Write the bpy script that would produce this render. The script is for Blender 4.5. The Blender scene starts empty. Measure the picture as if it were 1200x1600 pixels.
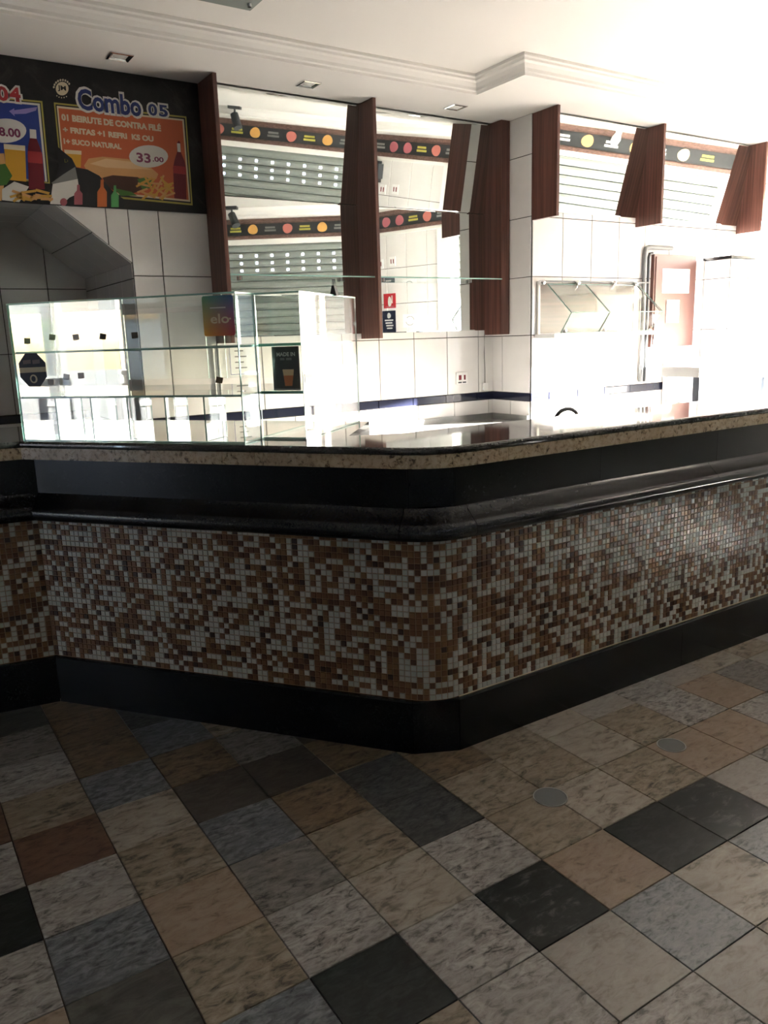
import bpy, bmesh, math, random
from math import sin, cos, pi, radians, sqrt, hypot
from mathutils import Vector, Matrix

random.seed(7)
SC = bpy.context.scene
COL = SC.collection
V3 = Vector

# ------------------------------------------------------------------ camera
H = 1.47
FPX = 1240.9
RGT = V3((0.83825, -0.54439, -0.03121))
DWN = V3((-0.14201, -0.16268, -0.97641))
FWD = V3((0.52647, 0.82290, -0.21368))
CAMP = V3((0, 0, H))
cd = bpy.data.cameras.new('camera')
cd.sensor_fit = 'VERTICAL'; cd.sensor_height = 24.0
cd.lens = FPX / 1600 * 24.0
cd.clip_start = 0.05; cd.clip_end = 300
cam = bpy.data.objects.new('camera', cd); COL.objects.link(cam)
_m = Matrix((RGT, -DWN, -FWD)).transposed().to_4x4()
_m.translation = CAMP
cam.matrix_world = _m
SC.camera = cam

def ray(u, v):
    return RGT * ((u - 600) / FPX) + DWN * ((v - 800) / FPX) + FWD
def pixy(u, v, y):            # the point of a pixel on the plane Y = y
    d = ray(u, v); return CAMP + d * (y / d.y)
def pixz(u, v, z):            # the point of a pixel on the plane Z = z
    d = ray(u, v); return CAMP + d * ((z - H) / d.z)

# ------------------------------------------------------------------ sky, sun, exposure
W = bpy.data.worlds.new('sky'); SC.world = W; W.use_nodes = True
nt = W.node_tree; nt.nodes.clear()
sky = nt.nodes.new('ShaderNodeTexSky'); sky.sky_type = 'NISHITA'
sky.sun_disc = False; sky.sun_elevation = radians(38); sky.sun_rotation = radians(119)
sky.air_density = 1.0; sky.dust_density = 3.0; sky.ozone_density = 1.0
bgn = nt.nodes.new('ShaderNodeBackground'); bgn.inputs[1].default_value = 0.5
wo = nt.nodes.new('ShaderNodeOutputWorld')
nt.links.new(sky.outputs[0], bgn.inputs[0]); nt.links.new(bgn.outputs[0], wo.inputs[0])
sl = bpy.data.lights.new('sun', 'SUN'); sl.energy = 18.0; sl.angle = radians(1.0); sl.color = (1.0, 0.95, 0.88)
so = bpy.data.objects.new('sun', sl); COL.objects.link(so)
so.rotation_euler = V3((-0.872, 0.490, -0.224)).to_track_quat('-Z', 'Y').to_euler()

SC.view_settings.view_transform = 'Standard'
SC.view_settings.look = 'None'
SC.view_settings.gamma = 1.0
SC.view_settings.exposure = 4.0
SC.view_settings.use_curve_mapping = False
cy = SC.cycles
cy.max_bounces = 14; cy.diffuse_bounces = 6; cy.glossy_bounces = 8
cy.transmission_bounces = 8; cy.transparent_max_bounces = 40
cy.caustics_reflective = False; cy.caustics_refractive = False
cy.sample_clamp_indirect = 6.0; cy.blur_glossy = 0.5
cy.use_denoising = True

# plan of the room (metres)
D = 4.80          # back wall
D2 = 4.38         # wall right of the pillar
PX = 4.117        # pillar side
D3 = 5.95         # back of the niche
ZS = 2.948        # soffit over the bar
ZC = 3.046        # main ceiling
L1A, L1B = V3((-1.5, -3.69, 0)), V3((5.35, 1.00, 0))      # shuttered front
W2B = V3((5.71, 2.15, 0))
L3B = V3((7.57, 3.425, 0))
LW = -7.0

def portal(name, a, b, z0, z1):
    l = bpy.data.lights.new(name, 'AREA'); l.shape = 'RECTANGLE'
    l.size = (b - a).length; l.size_y = z1 - z0
    l.cycles.is_portal = True
    o = bpy.data.objects.new(name, l); COL.objects.link(o)
    d = (b - a).normalized(); n = V3((-d.y, d.x, 0))     # pointing into the room
    o.matrix_world = Matrix.Translation((a + b) / 2 + V3((0, 0, (z0 + z1) / 2)) - n * 0.3) @ Matrix((d, V3((0, 0, 1)).cross(d) * 0 + V3((0, 0, 1)), d.cross(V3((0, 0, 1))))).transposed().to_4x4()
    return o

# ------------------------------------------------------------------ materials
def newmat(name):
    m = bpy.data.materials.new(name); m.use_nodes = True
    n = m.node_tree; b = n.nodes['Principled BSDF']
    return m, n, b
def lnk(n, a, b): n.links.new(a, b)
def plain(name, col, rough=0.5, metal=0.0, spec=0.5, coat=0.0, emit=None, estr=0.0, vary=0.0):
    m, n, b = newmat(name)
    b.inputs['Base Color'].default_value = (*col, 1)
    b.inputs['Roughness'].default_value = rough
    b.inputs['Metallic'].default_value = metal
    b.inputs['Specular IOR Level'].default_value = spec
    b.inputs['Coat Weight'].default_value = coat
    if emit:
        b.inputs['Emission Color'].default_value = (*emit, 1); b.inputs['Emission Strength'].default_value = estr
    if vary:
        tc = n.nodes.new('ShaderNodeTexCoord'); nz = n.nodes.new('ShaderNodeTexNoise')
        nz.inputs['Scale'].default_value = 9; nz.inputs['Detail'].default_value = 5
        mx = n.nodes.new('ShaderNodeMix'); mx.data_type = 'RGBA'
        mx.inputs[6].default_value = (*[c * (1 - vary) for c in col], 1); mx.inputs[7].default_value = (*[min(1, c * (1 + vary)) for c in col], 1)
        lnk(n, tc.outputs['Object'], nz.inputs['Vector']); lnk(n, nz.outputs['Fac'], mx.inputs[0]); lnk(n, mx.outputs[2], b.inputs['Base Color'])
    return m

def granite(name, cols, scale=40, stretch=(1, 1, 1), rough=0.3, spec=0.5, contrast=(0.36, 0.64), bump=0.0, patch=None):
    """speckled stone: cols = dark fleck, mid, light; stretch pulls the flecks into streaks"""
    m, n, b = newmat(name)
    tc = n.nodes.new('ShaderNodeTexCoord'); oi = n.nodes.new('ShaderNodeObjectInfo')
    va = n.nodes.new('ShaderNodeVectorMath'); va.operation = 'MULTIPLY_ADD'
    cmb = n.nodes.new('ShaderNodeCombineXYZ')
    mul = n.nodes.new('ShaderNodeMath'); mul.operation = 'MULTIPLY'; mul.inputs[1].default_value = 37.0
    lnk(n, oi.outputs['Random'], mul.inputs[0])
    for i in range(3): lnk(n, mul.outputs[0], cmb.inputs[i])
    va.inputs[1].default_value = stretch
    lnk(n, tc.outputs['Object'], va.inputs[0]); lnk(n, cmb.outputs[0], va.inputs[2])
    n1 = n.nodes.new('ShaderNodeTexNoise'); n1.inputs['Scale'].default_value = scale; n1.inputs['Detail'].default_value = 6; n1.inputs['Roughness'].default_value = 0.68
    n1.inputs['Distortion'].default_value = 0.6
    n2 = n.nodes.new('ShaderNodeTexNoise'); n2.inputs['Scale'].default_value = scale * 0.18; n2.inputs['Detail'].default_value = 4
    lnk(n, va.outputs[0], n1.inputs['Vector']); lnk(n, va.outputs[0], n2.inputs['Vector'])
    r = n.nodes.new('ShaderNodeValToRGB'); e = r.color_ramp.elements
    e[0].position = contrast[0]; e[0].color = (*cols[0], 1)
    e[1].position = contrast[1]; e[1].color = (*cols[2], 1)
    k = e.new((contrast[0] * 0.55 + contrast[1] * 0.45)); k.color = (*cols[1], 1)
    lnk(n, n1.outputs['Fac'], r.inputs[0])
    mx = n.nodes.new('ShaderNodeMix'); mx.data_type = 'RGBA'; mx.blend_type = 'MIX'
    rr = n.nodes.new('ShaderNodeValToRGB'); rr.color_ramp.elements[0].position = 0.42; rr.color_ramp.elements[1].position = 0.66
    rr.color_ramp.elements[0].color = (0, 0, 0, 1); rr.color_ramp.elements[1].color = (0.55, 0.55, 0.55, 1)
    lnk(n, n2.outputs['Fac'], rr.inputs[0]); lnk(n, rr.outputs[0], mx.inputs[0])
    lnk(n, r.outputs[0], mx.inputs[6]); mx.inputs[7].default_value = (*(patch or cols[1]), 1)
    lnk(n, mx.outputs[2], b.inputs['Base Color'])
    b.inputs['Roughness'].default_value = rough; b.inputs['Specular IOR Level'].default_value = spec
    return m

def wood(name, c0, c1, axis='Z', rough=0.35, scale=55):
    m, n, b = newmat(name)
    tc = n.nodes.new('ShaderNodeTexCoord'); mp = n.nodes.new('ShaderNodeMapping')
    mp.inputs['Scale'].default_value = {'Z': (1, 1, 0.025), 'X': (0.025, 1, 1), 'Y': (1, 0.025, 1)}[axis]
    nz = n.nodes.new('ShaderNodeTexNoise'); nz.inputs['Scale'].default_value = scale; nz.inputs['Detail'].default_value = 5; nz.inputs['Distortion'].default_value = 0.4
    r = n.nodes.new('ShaderNodeValToRGB'); r.color_ramp.elements[0].position = 0.34; r.color_ramp.elements[1].position = 0.68
    r.color_ramp.elements[0].color = (*c0, 1); r.color_ramp.elements[1].color = (*c1, 1)
    lnk(n, tc.outputs['Object'], mp.inputs[0]); lnk(n, mp.outputs[0], nz.inputs['Vector']); lnk(n, nz.outputs['Fac'], r.inputs[0])
    lnk(n, r.outputs[0], b.inputs['Base Color']); b.inputs['Roughness'].default_value = rough
    return m

def glassmat(name, tint=(0.97, 0.99, 0.98), refl=(1, 1, 1), f0=0.032):
    """thin clear pane: straight-through transmission plus a Fresnel-like mirror reflection"""
    m = bpy.data.materials.new(name); m.use_nodes = True; n = m.node_tree; n.nodes.clear()
    out = n.nodes.new('ShaderNodeOutputMaterial'); tr = n.nodes.new('ShaderNodeBsdfTransparent'); gl = n.nodes.new('ShaderNodeBsdfGlossy')
    tr.inputs[0].default_value = (*tint, 1); gl.inputs[0].default_value = (*refl, 1); gl.inputs['Roughness'].default_value = 0.0
    lw = n.nodes.new('ShaderNodeLayerWeight'); lw.inputs['Blend'].default_value = 0.5
    p = n.nodes.new('ShaderNodeMath'); p.operation = 'POWER'; p.inputs[1].default_value = 5.0
    ma = n.nodes.new('ShaderNodeMath'); ma.operation = 'MULTIPLY_ADD'; ma.inputs[1].default_value = 1 - f0; ma.inputs[2].default_value = f0
    mx = n.nodes.new('ShaderNodeMixShader')
    lnk(n, lw.outputs['Facing'], p.inputs[0]); lnk(n, p.outputs[0], ma.inputs[0]); lnk(n, ma.outputs[0], mx.inputs[0])
    lnk(n, tr.outputs[0], mx.inputs[1]); lnk(n, gl.outputs[0], mx.inputs[2]); lnk(n, mx.outputs[0], out.inputs[0])
    return m

def gradmat(name):
    """four-corner colour blend of the square card-brand sticker"""
    m, n, b = newmat(name)
    tc = n.nodes.new('ShaderNodeTexCoord'); sp = n.nodes.new('ShaderNodeSeparateXYZ'); lnk(n, tc.outputs['UV'], sp.inputs[0])
    def mix(a, c, fac):
        k = n.nodes.new('ShaderNodeMix'); k.data_type = 'RGBA'; lnk(n, fac, k.inputs[0])
        for i, q in ((6, a), (7, c)):
            if isinstance(q, tuple): k.inputs[i].default_value = (*q, 1)
            else: lnk(n, q, k.inputs[i])
        return k.outputs[2]
    lo = mix((0.75, 0.36, 0.02), (0.55, 0.05, 0.07), sp.outputs[0])
    hi = mix((0.12, 0.36, 0.2), (0.03, 0.13, 0.36), sp.outputs[0])
    lnk(n, mix(lo, hi, sp.outputs[1]), b.inputs['Base Color']); b.inputs['Roughness'].default_value = 0.4
    return m

M = {}
M['plaster'] = plain('white_ceiling_paint', (0.80, 0.78, 0.75), 0.85, spec=0.2)
M['moulding'] = plain('white_plaster_moulding', (0.84, 0.82, 0.79), 0.7, spec=0.3)
M['grout_dark'] = plain('dark_tile_grout', (0.06, 0.052, 0.045), 0.9, spec=0.1)
M['wtile'] = plain('white_glazed_tile', (0.74, 0.72, 0.70), 0.12, spec=0.5, vary=0.05)
M['listel'] = plain('navy_black_border_tile', (0.012, 0.014, 0.03), 0.12, spec=0.6)
M['mirror'] = plain('silver_mirror', (0.80, 0.84, 0.81), 0.01, metal=1.0)
M['wood'] = wood('red_brown_laminate', (0.068, 0.023, 0.017), (0.155, 0.064, 0.047))
M['woodh'] = wood('pale_brown_wood_panel', (0.045, 0.026, 0.021), (0.085, 0.053, 0.044), axis='X')
M['bandwood'] = wood('dark_brown_fascia_wood', (0.095, 0.052, 0.042), (0.18, 0.105, 0.085), axis='X')
M['glass'] = glassmat('clear_glass')
M['glassedge'] = plain('green_glass_edge', (0.30, 0.52, 0.46), 0.15, spec=0.6)
M['glassteal'] = plain('teal_shelf_edge', (0.10, 0.42, 0.32), 0.15, spec=0.6)
M['blackgran'] = granite('black_granite_polished', [(0.004, 0.004, 0.005), (0.010, 0.010, 0.012), (0.02, 0.021, 0.025)], 160, rough=0.2, spec=0.45)
M['blackpanel'] = granite('black_granite_panel', [(0.002, 0.0022, 0.003), (0.0045, 0.005, 0.006), (0.010, 0.011, 0.013)], 160, rough=0.22, spec=0.3)
M['topgran'] = granite('dark_grey_granite_top', [(0.012, 0.012, 0.012), (0.03, 0.03, 0.03), (0.06, 0.058, 0.055)], 130, rough=0.05, spec=0.7)
M['edgegran'] = granite('speckled_gold_granite', [(0.035, 0.024, 0.016), (0.36, 0.27, 0.17), (0.50, 0.40, 0.28)], 55, rough=0.25, contrast=(0.36, 0.56), patch=(0.40, 0.29, 0.18))
M['mgrout'] = plain('tan_mosaic_grout', (0.3359, 0.2204, 0.1417), 0.9, spec=0.1)
M['mos_w'] = plain('white_glass_mosaic', (0.4828, 0.4776, 0.4408), 0.28, spec=0.5)
M['mos_w2'] = plain('pale_green_glass_mosaic', (0.4303, 0.4408, 0.3936), 0.28, spec=0.5)
M['mos_b1'] = plain('brown_glass_mosaic', (0.1627, 0.0714, 0.0315), 0.28, spec=0.5)
M['mos_b2'] = plain('dark_brown_glass_mosaic', (0.0840, 0.0315, 0.0147), 0.28, spec=0.5)
M['mos_b3'] = plain('ochre_glass_mosaic', (0.1994, 0.1029, 0.0420), 0.28, spec=0.5)
M['mos_b4'] = plain('chocolate_glass_mosaic', (0.0399, 0.0157, 0.0105), 0.28, spec=0.5)
FR = 0.34
ST = (0.75, 1.7, 1.0)
M['f_G'] = granite('gold_cream_granite', [(0.0319, 0.0269, 0.0198), (0.2150, 0.1764, 0.1283), (0.3335, 0.2902, 0.2275)], 24, ST, FR, 0.4, contrast=(0.35, 0.63))
M['f_N'] = granite('brown_gold_granite', [(0.0215, 0.0152, 0.0104), (0.1413, 0.1002, 0.0641), (0.2240, 0.1711, 0.1131)], 25, ST, FR, 0.4, contrast=(0.35, 0.63))
M['f_C'] = granite('cream_granite', [(0.0824, 0.0680, 0.0536), (0.2952, 0.2568, 0.2085), (0.3888, 0.3502, 0.2972)], 21, ST, FR, 0.4, contrast=(0.35, 0.63))
M['f_Y'] = granite('light_grey_granite', [(0.0394, 0.0370, 0.0346), (0.2616, 0.2423, 0.2231), (0.4086, 0.3893, 0.3653)], 34, ST, FR, 0.4, contrast=(0.35, 0.63))
M['f_S'] = granite('medium_grey_granite', [(0.0265, 0.0255, 0.0235), (0.1634, 0.1515, 0.1369), (0.2761, 0.2616, 0.2376)], 33, ST, FR, 0.4, contrast=(0.35, 0.63))
M['f_B'] = granite('blue_grey_granite', [(0.0243, 0.0267, 0.0316), (0.1160, 0.1232, 0.1305), (0.2440, 0.2536, 0.2633)], 33, ST, FR, 0.4, contrast=(0.35, 0.63))
M['f_L'] = granite('pale_blue_grey_granite', [(0.0686, 0.0735, 0.0832), (0.2025, 0.2074, 0.2170), (0.2826, 0.2874, 0.2922)], 43, ST, FR, 0.4, contrast=(0.35, 0.63))
M['f_H'] = granite('charcoal_grey_granite', [(0.0122, 0.0133, 0.0133), (0.0508, 0.0533, 0.0523), (0.1136, 0.1136, 0.1087)], 43, ST, FR, 0.4, contrast=(0.35, 0.63))
M['f_K'] = granite('dark_green_black_granite', [(0.0072, 0.0086, 0.0081), (0.0155, 0.0183, 0.0174), (0.0345, 0.0384, 0.0364)], 28, ST, FR, 0.4, contrast=(0.35, 0.63))
M['f_M'] = granite('black_marbled_granite', [(0.0072, 0.0086, 0.0081), (0.0173, 0.0198, 0.0187), (0.1334, 0.1334, 0.1238)], 17, ST, FR, 0.4, contrast=(0.40, 0.72))
M['f_R'] = granite('red_brown_granite', [(0.0296, 0.0161, 0.0113), (0.1186, 0.0655, 0.0454), (0.1617, 0.0967, 0.0679)], 28, ST, FR, 0.4, contrast=(0.35, 0.63))
M['f_O'] = granite('orange_beige_granite', [(0.0910, 0.0597, 0.0404), (0.2478, 0.1828, 0.1322), (0.3137, 0.2462, 0.1860)], 24, ST, FR, 0.4, contrast=(0.30, 0.6))
M['f_P'] = granite('pink_beige_stone', [(0.1932, 0.1691, 0.1449), (0.2860, 0.2595, 0.2306), (0.3394, 0.3129, 0.2816)], 31, ST, FR, 0.4, contrast=(0.35, 0.63))
M['f_D'] = granite('dark_brown_stone', [(0.0287, 0.0238, 0.0205), (0.0543, 0.0461, 0.0385), (0.0900, 0.0779, 0.0658)], 21, ST, FR, 0.4, contrast=(0.35, 0.63))
M['f_E'] = granite('olive_grey_stone', [(0.0333, 0.0333, 0.0283), (0.0693, 0.0669, 0.0597), (0.1126, 0.1102, 0.0982)], 14, ST, FR, 0.4, contrast=(0.35, 0.63))
M['floorjoint'] = plain('dark_floor_joint', (0.075, 0.06, 0.045), 0.9, spec=0.1)
M['chrome'] = plain('chrome', (0.75, 0.75, 0.76), 0.12, metal=1.0)
M['steel'] = plain('brushed_steel', (0.45, 0.45, 0.44), 0.35, metal=1.0)
M['dull_metal'] = plain('dull_grey_metal', (0.17, 0.175, 0.175), 0.6, metal=0.3)
M['white'] = plain('white_plastic', (0.80, 0.79, 0.77), 0.4)
M['whitemetal'] = plain('white_enamel', (0.80, 0.80, 0.80), 0.25)
M['paper'] = plain('white_paper', (0.82, 0.82, 0.80), 0.8, spec=0.1)
M['black'] = plain('black_plastic', (0.012, 0.012, 0.014), 0.35)
M['darkgrey'] = plain('dark_grey_metal', (0.045, 0.05, 0.055), 0.45)
M['navy'] = plain('navy_print', (0.012, 0.016, 0.045), 0.5)
M['bluegrey'] = plain('blue_grey_frame', (0.05, 0.065, 0.10), 0.4)
M['shutter'] = plain('grey_painted_shutter_slat', (0.26, 0.285, 0.265), 0.5, spec=0.3)
M['whitejamb'] = plain('white_jamb_paint', (0.80, 0.79, 0.75), 0.6)
M['panelbrown'] = plain('terracotta_brown_enamel', (0.115, 0.042, 0.029), 0.5)
M['tape'] = plain('brown_tape', (0.16, 0.115, 0.08), 0.7)
M['lampglass'] = plain('frosted_grey_lamp_glass', (0.30, 0.33, 0.31), 0.25)
M['bulb'] = plain('pale_bulb_glass', (0.78, 0.77, 0.74), 0.15)
M['sign_red'] = plain('red_sign', (0.45, 0.02, 0.03), 0.5)
M['worktop'] = plain('grey_stone_worktop', (0.22, 0.22, 0.21), 0.12, spec=0.6, vary=0.2)
M['boardblack'] = granite('black_marbled_print', [(0.008, 0.008, 0.009), (0.016, 0.015, 0.016), (0.06, 0.055, 0.055)], 7, rough=0.4, spec=0.3, contrast=(0.40, 0.75))
M['elo'] = gradmat('rainbow_sticker')
# menu print colours
PC = {'k': (0.012, 0.012, 0.014), 'or': (0.52, 0.115, 0.04), 'blue': (0.02, 0.045, 0.25), 'yel': (0.42, 0.36, 0.08), 'wh': (0.66, 0.64, 0.60),
      'dblue': (0.02, 0.035, 0.16), 'dred': (0.36, 0.03, 0.035), 'purple': (0.15, 0.11, 0.42), 'maroon': (0.16, 0.012, 0.022), 'juice': (0.62, 0.33, 0.03),
      'bun': (0.62, 0.33, 0.13), 'bun2': (0.72, 0.48, 0.26), 'meat': (0.055, 0.02, 0.012), 'green': (0.06, 0.16, 0.03), 'fry': (0.60, 0.33, 0.06), 'grey': (0.20, 0.20, 0.19),
      'pink': (0.42, 0.12, 0.14), 'mauve': (0.16, 0.12, 0.14), 'strip': (0.03, 0.032, 0.034), 'lgreen': (0.10, 0.36, 0.12), 'text': (0.62, 0.54, 0.40), 'price': (0.20, 0.03, 0.09), 'cream': (0.70, 0.60, 0.42), 'lav': (0.30, 0.24, 0.55),
      'orange': (0.55, 0.14, 0.035), 'gold': (0.45, 0.40, 0.08), 'green2': (0.02, 0.09, 0.05), 'meatpink': (0.50, 0.16, 0.13), 'foodor': (0.62, 0.34, 0.10)}
for k_, c_ in PC.items(): M['p_' + k_] = plain('print_' + k_, c_, 0.45, spec=0.35, vary=0.12 if k_ in ('bun', 'fry', 'meat', 'green', 'foodor', 'meatpink', 'k') else 0.0)
# outdoors
M['pave'] = plain('pale_concrete_pavement', (0.095, 0.093, 0.088), 0.9, spec=0.2, vary=0.1)
M['asphalt'] = plain('grey_asphalt', (0.07, 0.07, 0.07), 0.9, spec=0.2, vary=0.15)
M['facade'] = plain('pale_painted_facade', (0.10, 0.10, 0.10), 0.85, spec=0.2, vary=0.05)
M['facade2'] = plain('light_grey_facade', (0.055, 0.058, 0.064), 0.85, spec=0.2, vary=0.05)
M['ochre'] = plain('ochre_painted_band', (0.16, 0.095, 0.035), 0.8, spec=0.2)
M['winglass'] = plain('dark_window_glass', (0.08, 0.10, 0.12), 0.1, spec=0.6)
M['leafy'] = plain('green_foliage', (0.12, 0.20, 0.06), 0.7, vary=0.4)
M['bark'] = plain('grey_bark', (0.13, 0.10, 0.075), 0.9)

# ------------------------------------------------------------------ builders
class MB:
    def __init__(s): s.v = []; s.f = []; s.mi = []; s.uv = None
    def box(s, x0, x1, y0, y1, z0, z1, fr=None, mi=0, skip=()):
        i = len(s.v)
        P = [(x0, y0, z0), (x1, y0, z0), (x1, y1, z0), (x0, y1, z0), (x0, y0, z1), (x1, y0, z1), (x1, y1, z1), (x0, y1, z1)]
        if fr: P = [fr(*p) for p in P]
        s.v += [tuple(p) for p in P]
        F = [(0, 3, 2, 1), (4, 5, 6, 7), (0, 1, 5, 4), (1, 2, 6, 5), (2, 3, 7, 6), (3, 0, 4, 7)]
        for k, q in enumerate(F):
            if k in skip: continue
            s.f.append(tuple(i + a for a in q)); s.mi.append(mi)
        return s
    def prism(s, A, B, mi=0, mis=None, caps=True):
        """side strip between two matching 3-D loops A and B with end caps"""
        i = len(s.v); n = len(A)
        s.v += [tuple(p) for p in A] + [tuple(p) for p in B]
        for k in range(n):
            s.f.append((i + k, i + (k + 1) % n, i + n + (k + 1) % n, i + n + k)); s.mi.append(mi if mis is None else mis)
        if caps:
            s.f.append(tuple(i + k for k in reversed(range(n)))); s.mi.append(mi)
            s.f.append(tuple(i + n + k for k in range(n))); s.mi.append(mi)
        return s
    def grid(s, rows, close=False, mi=0):
        i = len(s.v); w = len(rows[0])
        for r in rows: s.v += [tuple(p) for p in r]
        for a in range(len(rows) - 1):
            for b in range(w if close else w - 1):
                c = (b + 1) % w
                s.f.append((i + a * w + b, i + a * w + c, i + (a + 1) * w + c, i + (a + 1) * w + b)); s.mi.append(mi)
        return s
    def tube(s, pts, r, n=10, mi=0, cap=True):
        pts = [V3(p) for p in pts]; rows = []
        for k, p in enumerate(pts):
            t = (pts[min(k + 1, len(pts) - 1)] - pts[max(k - 1, 0)]).normalized()
            a = t.cross(V3((0, 0, 1)));
            if a.length < 1e-3: a = t.cross(V3((0, 1, 0)))
            a.normalize(); b = t.cross(a)
            rr = r[k] if isinstance(r, (list, tuple)) else r
            rows.append([p + a * (cos(2 * pi * j / n) * rr) + b * (sin(2 * pi * j / n) * rr) for j in range(n)])
        i = len(s.v); s.grid(rows, True, mi)
        if cap:
            s.f.append(tuple(i + j for j in reversed(range(n)))); s.mi.append(mi)
            s.f.append(tuple(i + (len(rows) - 1) * n + j for j in range(n))); s.mi.append(mi)
        return s
    def build(s, name, mats, parent=None, smooth=False, recalc=True, loc=None):
        me = bpy.data.meshes.new(name)
        me.from_pydata(s.v, [], s.f)
        mats = mats if isinstance(mats, (list, tuple)) else [mats]
        for m in mats: me.materials.append(M[m] if isinstance(m, str) else m)
        if len(mats) > 1: me.polygons.foreach_set('material_index', s.mi)
        if recalc:
            b = bmesh.new(); b.from_mesh(me); bmesh.ops.recalc_face_normals(b, faces=b.faces); b.to_mesh(me); b.free()
        if smooth: me.polygons.foreach_set('use_smooth', [True] * len(me.polygons))
        me.update()
        return put(name, me, parent, loc)

def put(name, me, parent=None, loc=None, rotz=0.0):
    """link a mesh; loc and mesh are in world space, the parent's own place is taken off"""
    o = bpy.data.objects.new(name, me); COL.objects.link(o)
    w = V3(loc) if loc is not None else V3((0, 0, 0))
    if parent is not None:
        o.parent = parent; q = parent
        while q is not None: w = w - q.location; q = q.parent
    o.location = w; o.rotation_euler = (0, 0, rotz)
    return o
def tag(o, label=None, cat=None, group=None, kind=None):
    if label: o['label'] = label
    if cat: o['category'] = cat
    if group: o['group'] = group
    if kind: o['kind'] = kind
    return o
def thing(name, loc, label, cat, group=None):
    o = bpy.data.objects.new(name, None); COL.objects.link(o); o.location = loc; o.empty_display_size = 0.1
    return tag(o, label, cat, group)
def struct(o, label, cat): return tag(o, label, cat, kind='structure')
def smooth_by_angle(o, deg=35):
    me = o.data; me.polygons.foreach_set('use_smooth', [True] * len(me.polygons))
    b = bmesh.new(); b.from_mesh(me)
    for e in b.edges:
        if len(e.link_faces) == 2 and e.calc_face_angle(0) > radians(deg): e.smooth = False
    b.to_mesh(me); b.free(); return o

def frame(o, d):
    """local (s along d, t to the left of d, z) -> world"""
    d = V3((d[0], d[1], 0)).normalized(); n = V3((-d.y, d.x, 0)); o = V3((o[0], o[1], 0))
    return lambda s, t, z: o + d * s + n * t + V3((0, 0, z))

# ---- tiles on a vertical plane: s along direction d, proud on the side of normal n
_tm = {}
def tile_mesh(w, h, t, mat, bev=0.002):
    key = (round(w, 3), round(h, 3), round(t, 4), mat)
    if key not in _tm:
        w, h = key[0], key[1]; b = bev
        v = [(0, 0, 0), (w, 0, 0), (w, 0, h), (0, 0, h), (0, -t + b, 0), (w, -t + b, 0), (w, -t + b, h), (0, -t + b, h),
             (b, -t, b), (w - b, -t, b), (w - b, -t, h - b), (b, -t, h - b)]
        f = [(0, 1, 5, 4), (1, 2, 6, 5), (2, 3, 7, 6), (3, 0, 4, 7), (4, 5, 9, 8), (5, 6, 10, 9), (6, 7, 11, 10), (7, 4, 8, 11), (8, 9, 10, 11)]
        me = bpy.data.meshes.new('tile'); me.from_pydata(v, [], f); me.materials.append(M[mat]); me.update()
        _tm[key] = me
    return _tm[key]
def clip(poly, a, b, c):       # keep a*x + b*z <= c
    out = []
    for k in range(len(poly)):
        p, q = poly[k], poly[(k + 1) % len(poly)]
        dp, dq = a * p[0] + b * p[1] - c, a * q[0] + b * q[1] - c
        if dp <= 0: out.append(p)
        if dp * dq < 0:
            t = dp / (dp - dq); out.append((p[0] + (q[0] - p[0]) * t, p[1] + (q[1] - p[1]) * t))
    return out
def wall_tiles(parent, o, d, xs, zs, mat='wtile', gap=0.005, t=0.006, name='tile', planes=(), holes=()):
    """tiles between joint lines xs and zs; proud to the right of direction d; o is the plane's origin (world x, y)"""
    d = V3((d[0], d[1], 0)).normalized(); n = V3((d.y, -d.x, 0)); rz = math.atan2(d.y, d.x); o = V3((o[0], o[1], 0))
    for x0, x1 in zip(xs, xs[1:]):
        for z0, z1 in zip(zs, zs[1:]):
            if any(x0 >= h[0] - 1e-4 and x1 <= h[1] + 1e-4 and z0 >= h[2] - 1e-4 and z1 <= h[3] + 1e-4 for h in holes): continue
            g = gap / 2; P0 = [(x0 + g, z0 + g), (x1 - g, z0 + g), (x1 - g, z1 - g), (x0 + g, z1 - g)]; P = P0
            for pl in planes: P = clip(P, *pl)
            if len(P) < 3 or x1 - x0 < 0.012: continue
            if P == P0:
                w = o + d * (x0 + g) + V3((0, 0, z0 + g))
                put(name, tile_mesh(x1 - x0 - gap, z1 - z0 - gap, t, mat), parent, w, rz)
            else:
                ar = abs(sum(P[k][0] * P[(k + 1) % len(P)][1] - P[(k + 1) % len(P)][0] * P[k][1] for k in range(len(P)))) / 2
                if ar < 4e-4: continue
                A = [o + d * x + V3((0, 0, z)) for x, z in P]; B = [q + n * t for q in A]
                MB().prism(A, B).build(name, mat, parent)
def seq(a, b, step, anchor):
    """joint positions from a to b with joints at anchor + k*step"""
    k = math.ceil((a - anchor) / step + 1e-6); r = [a]
    while anchor + k * step < b - 1e-4: r.append(anchor + k * step); k += 1
    return r + [b]

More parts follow.
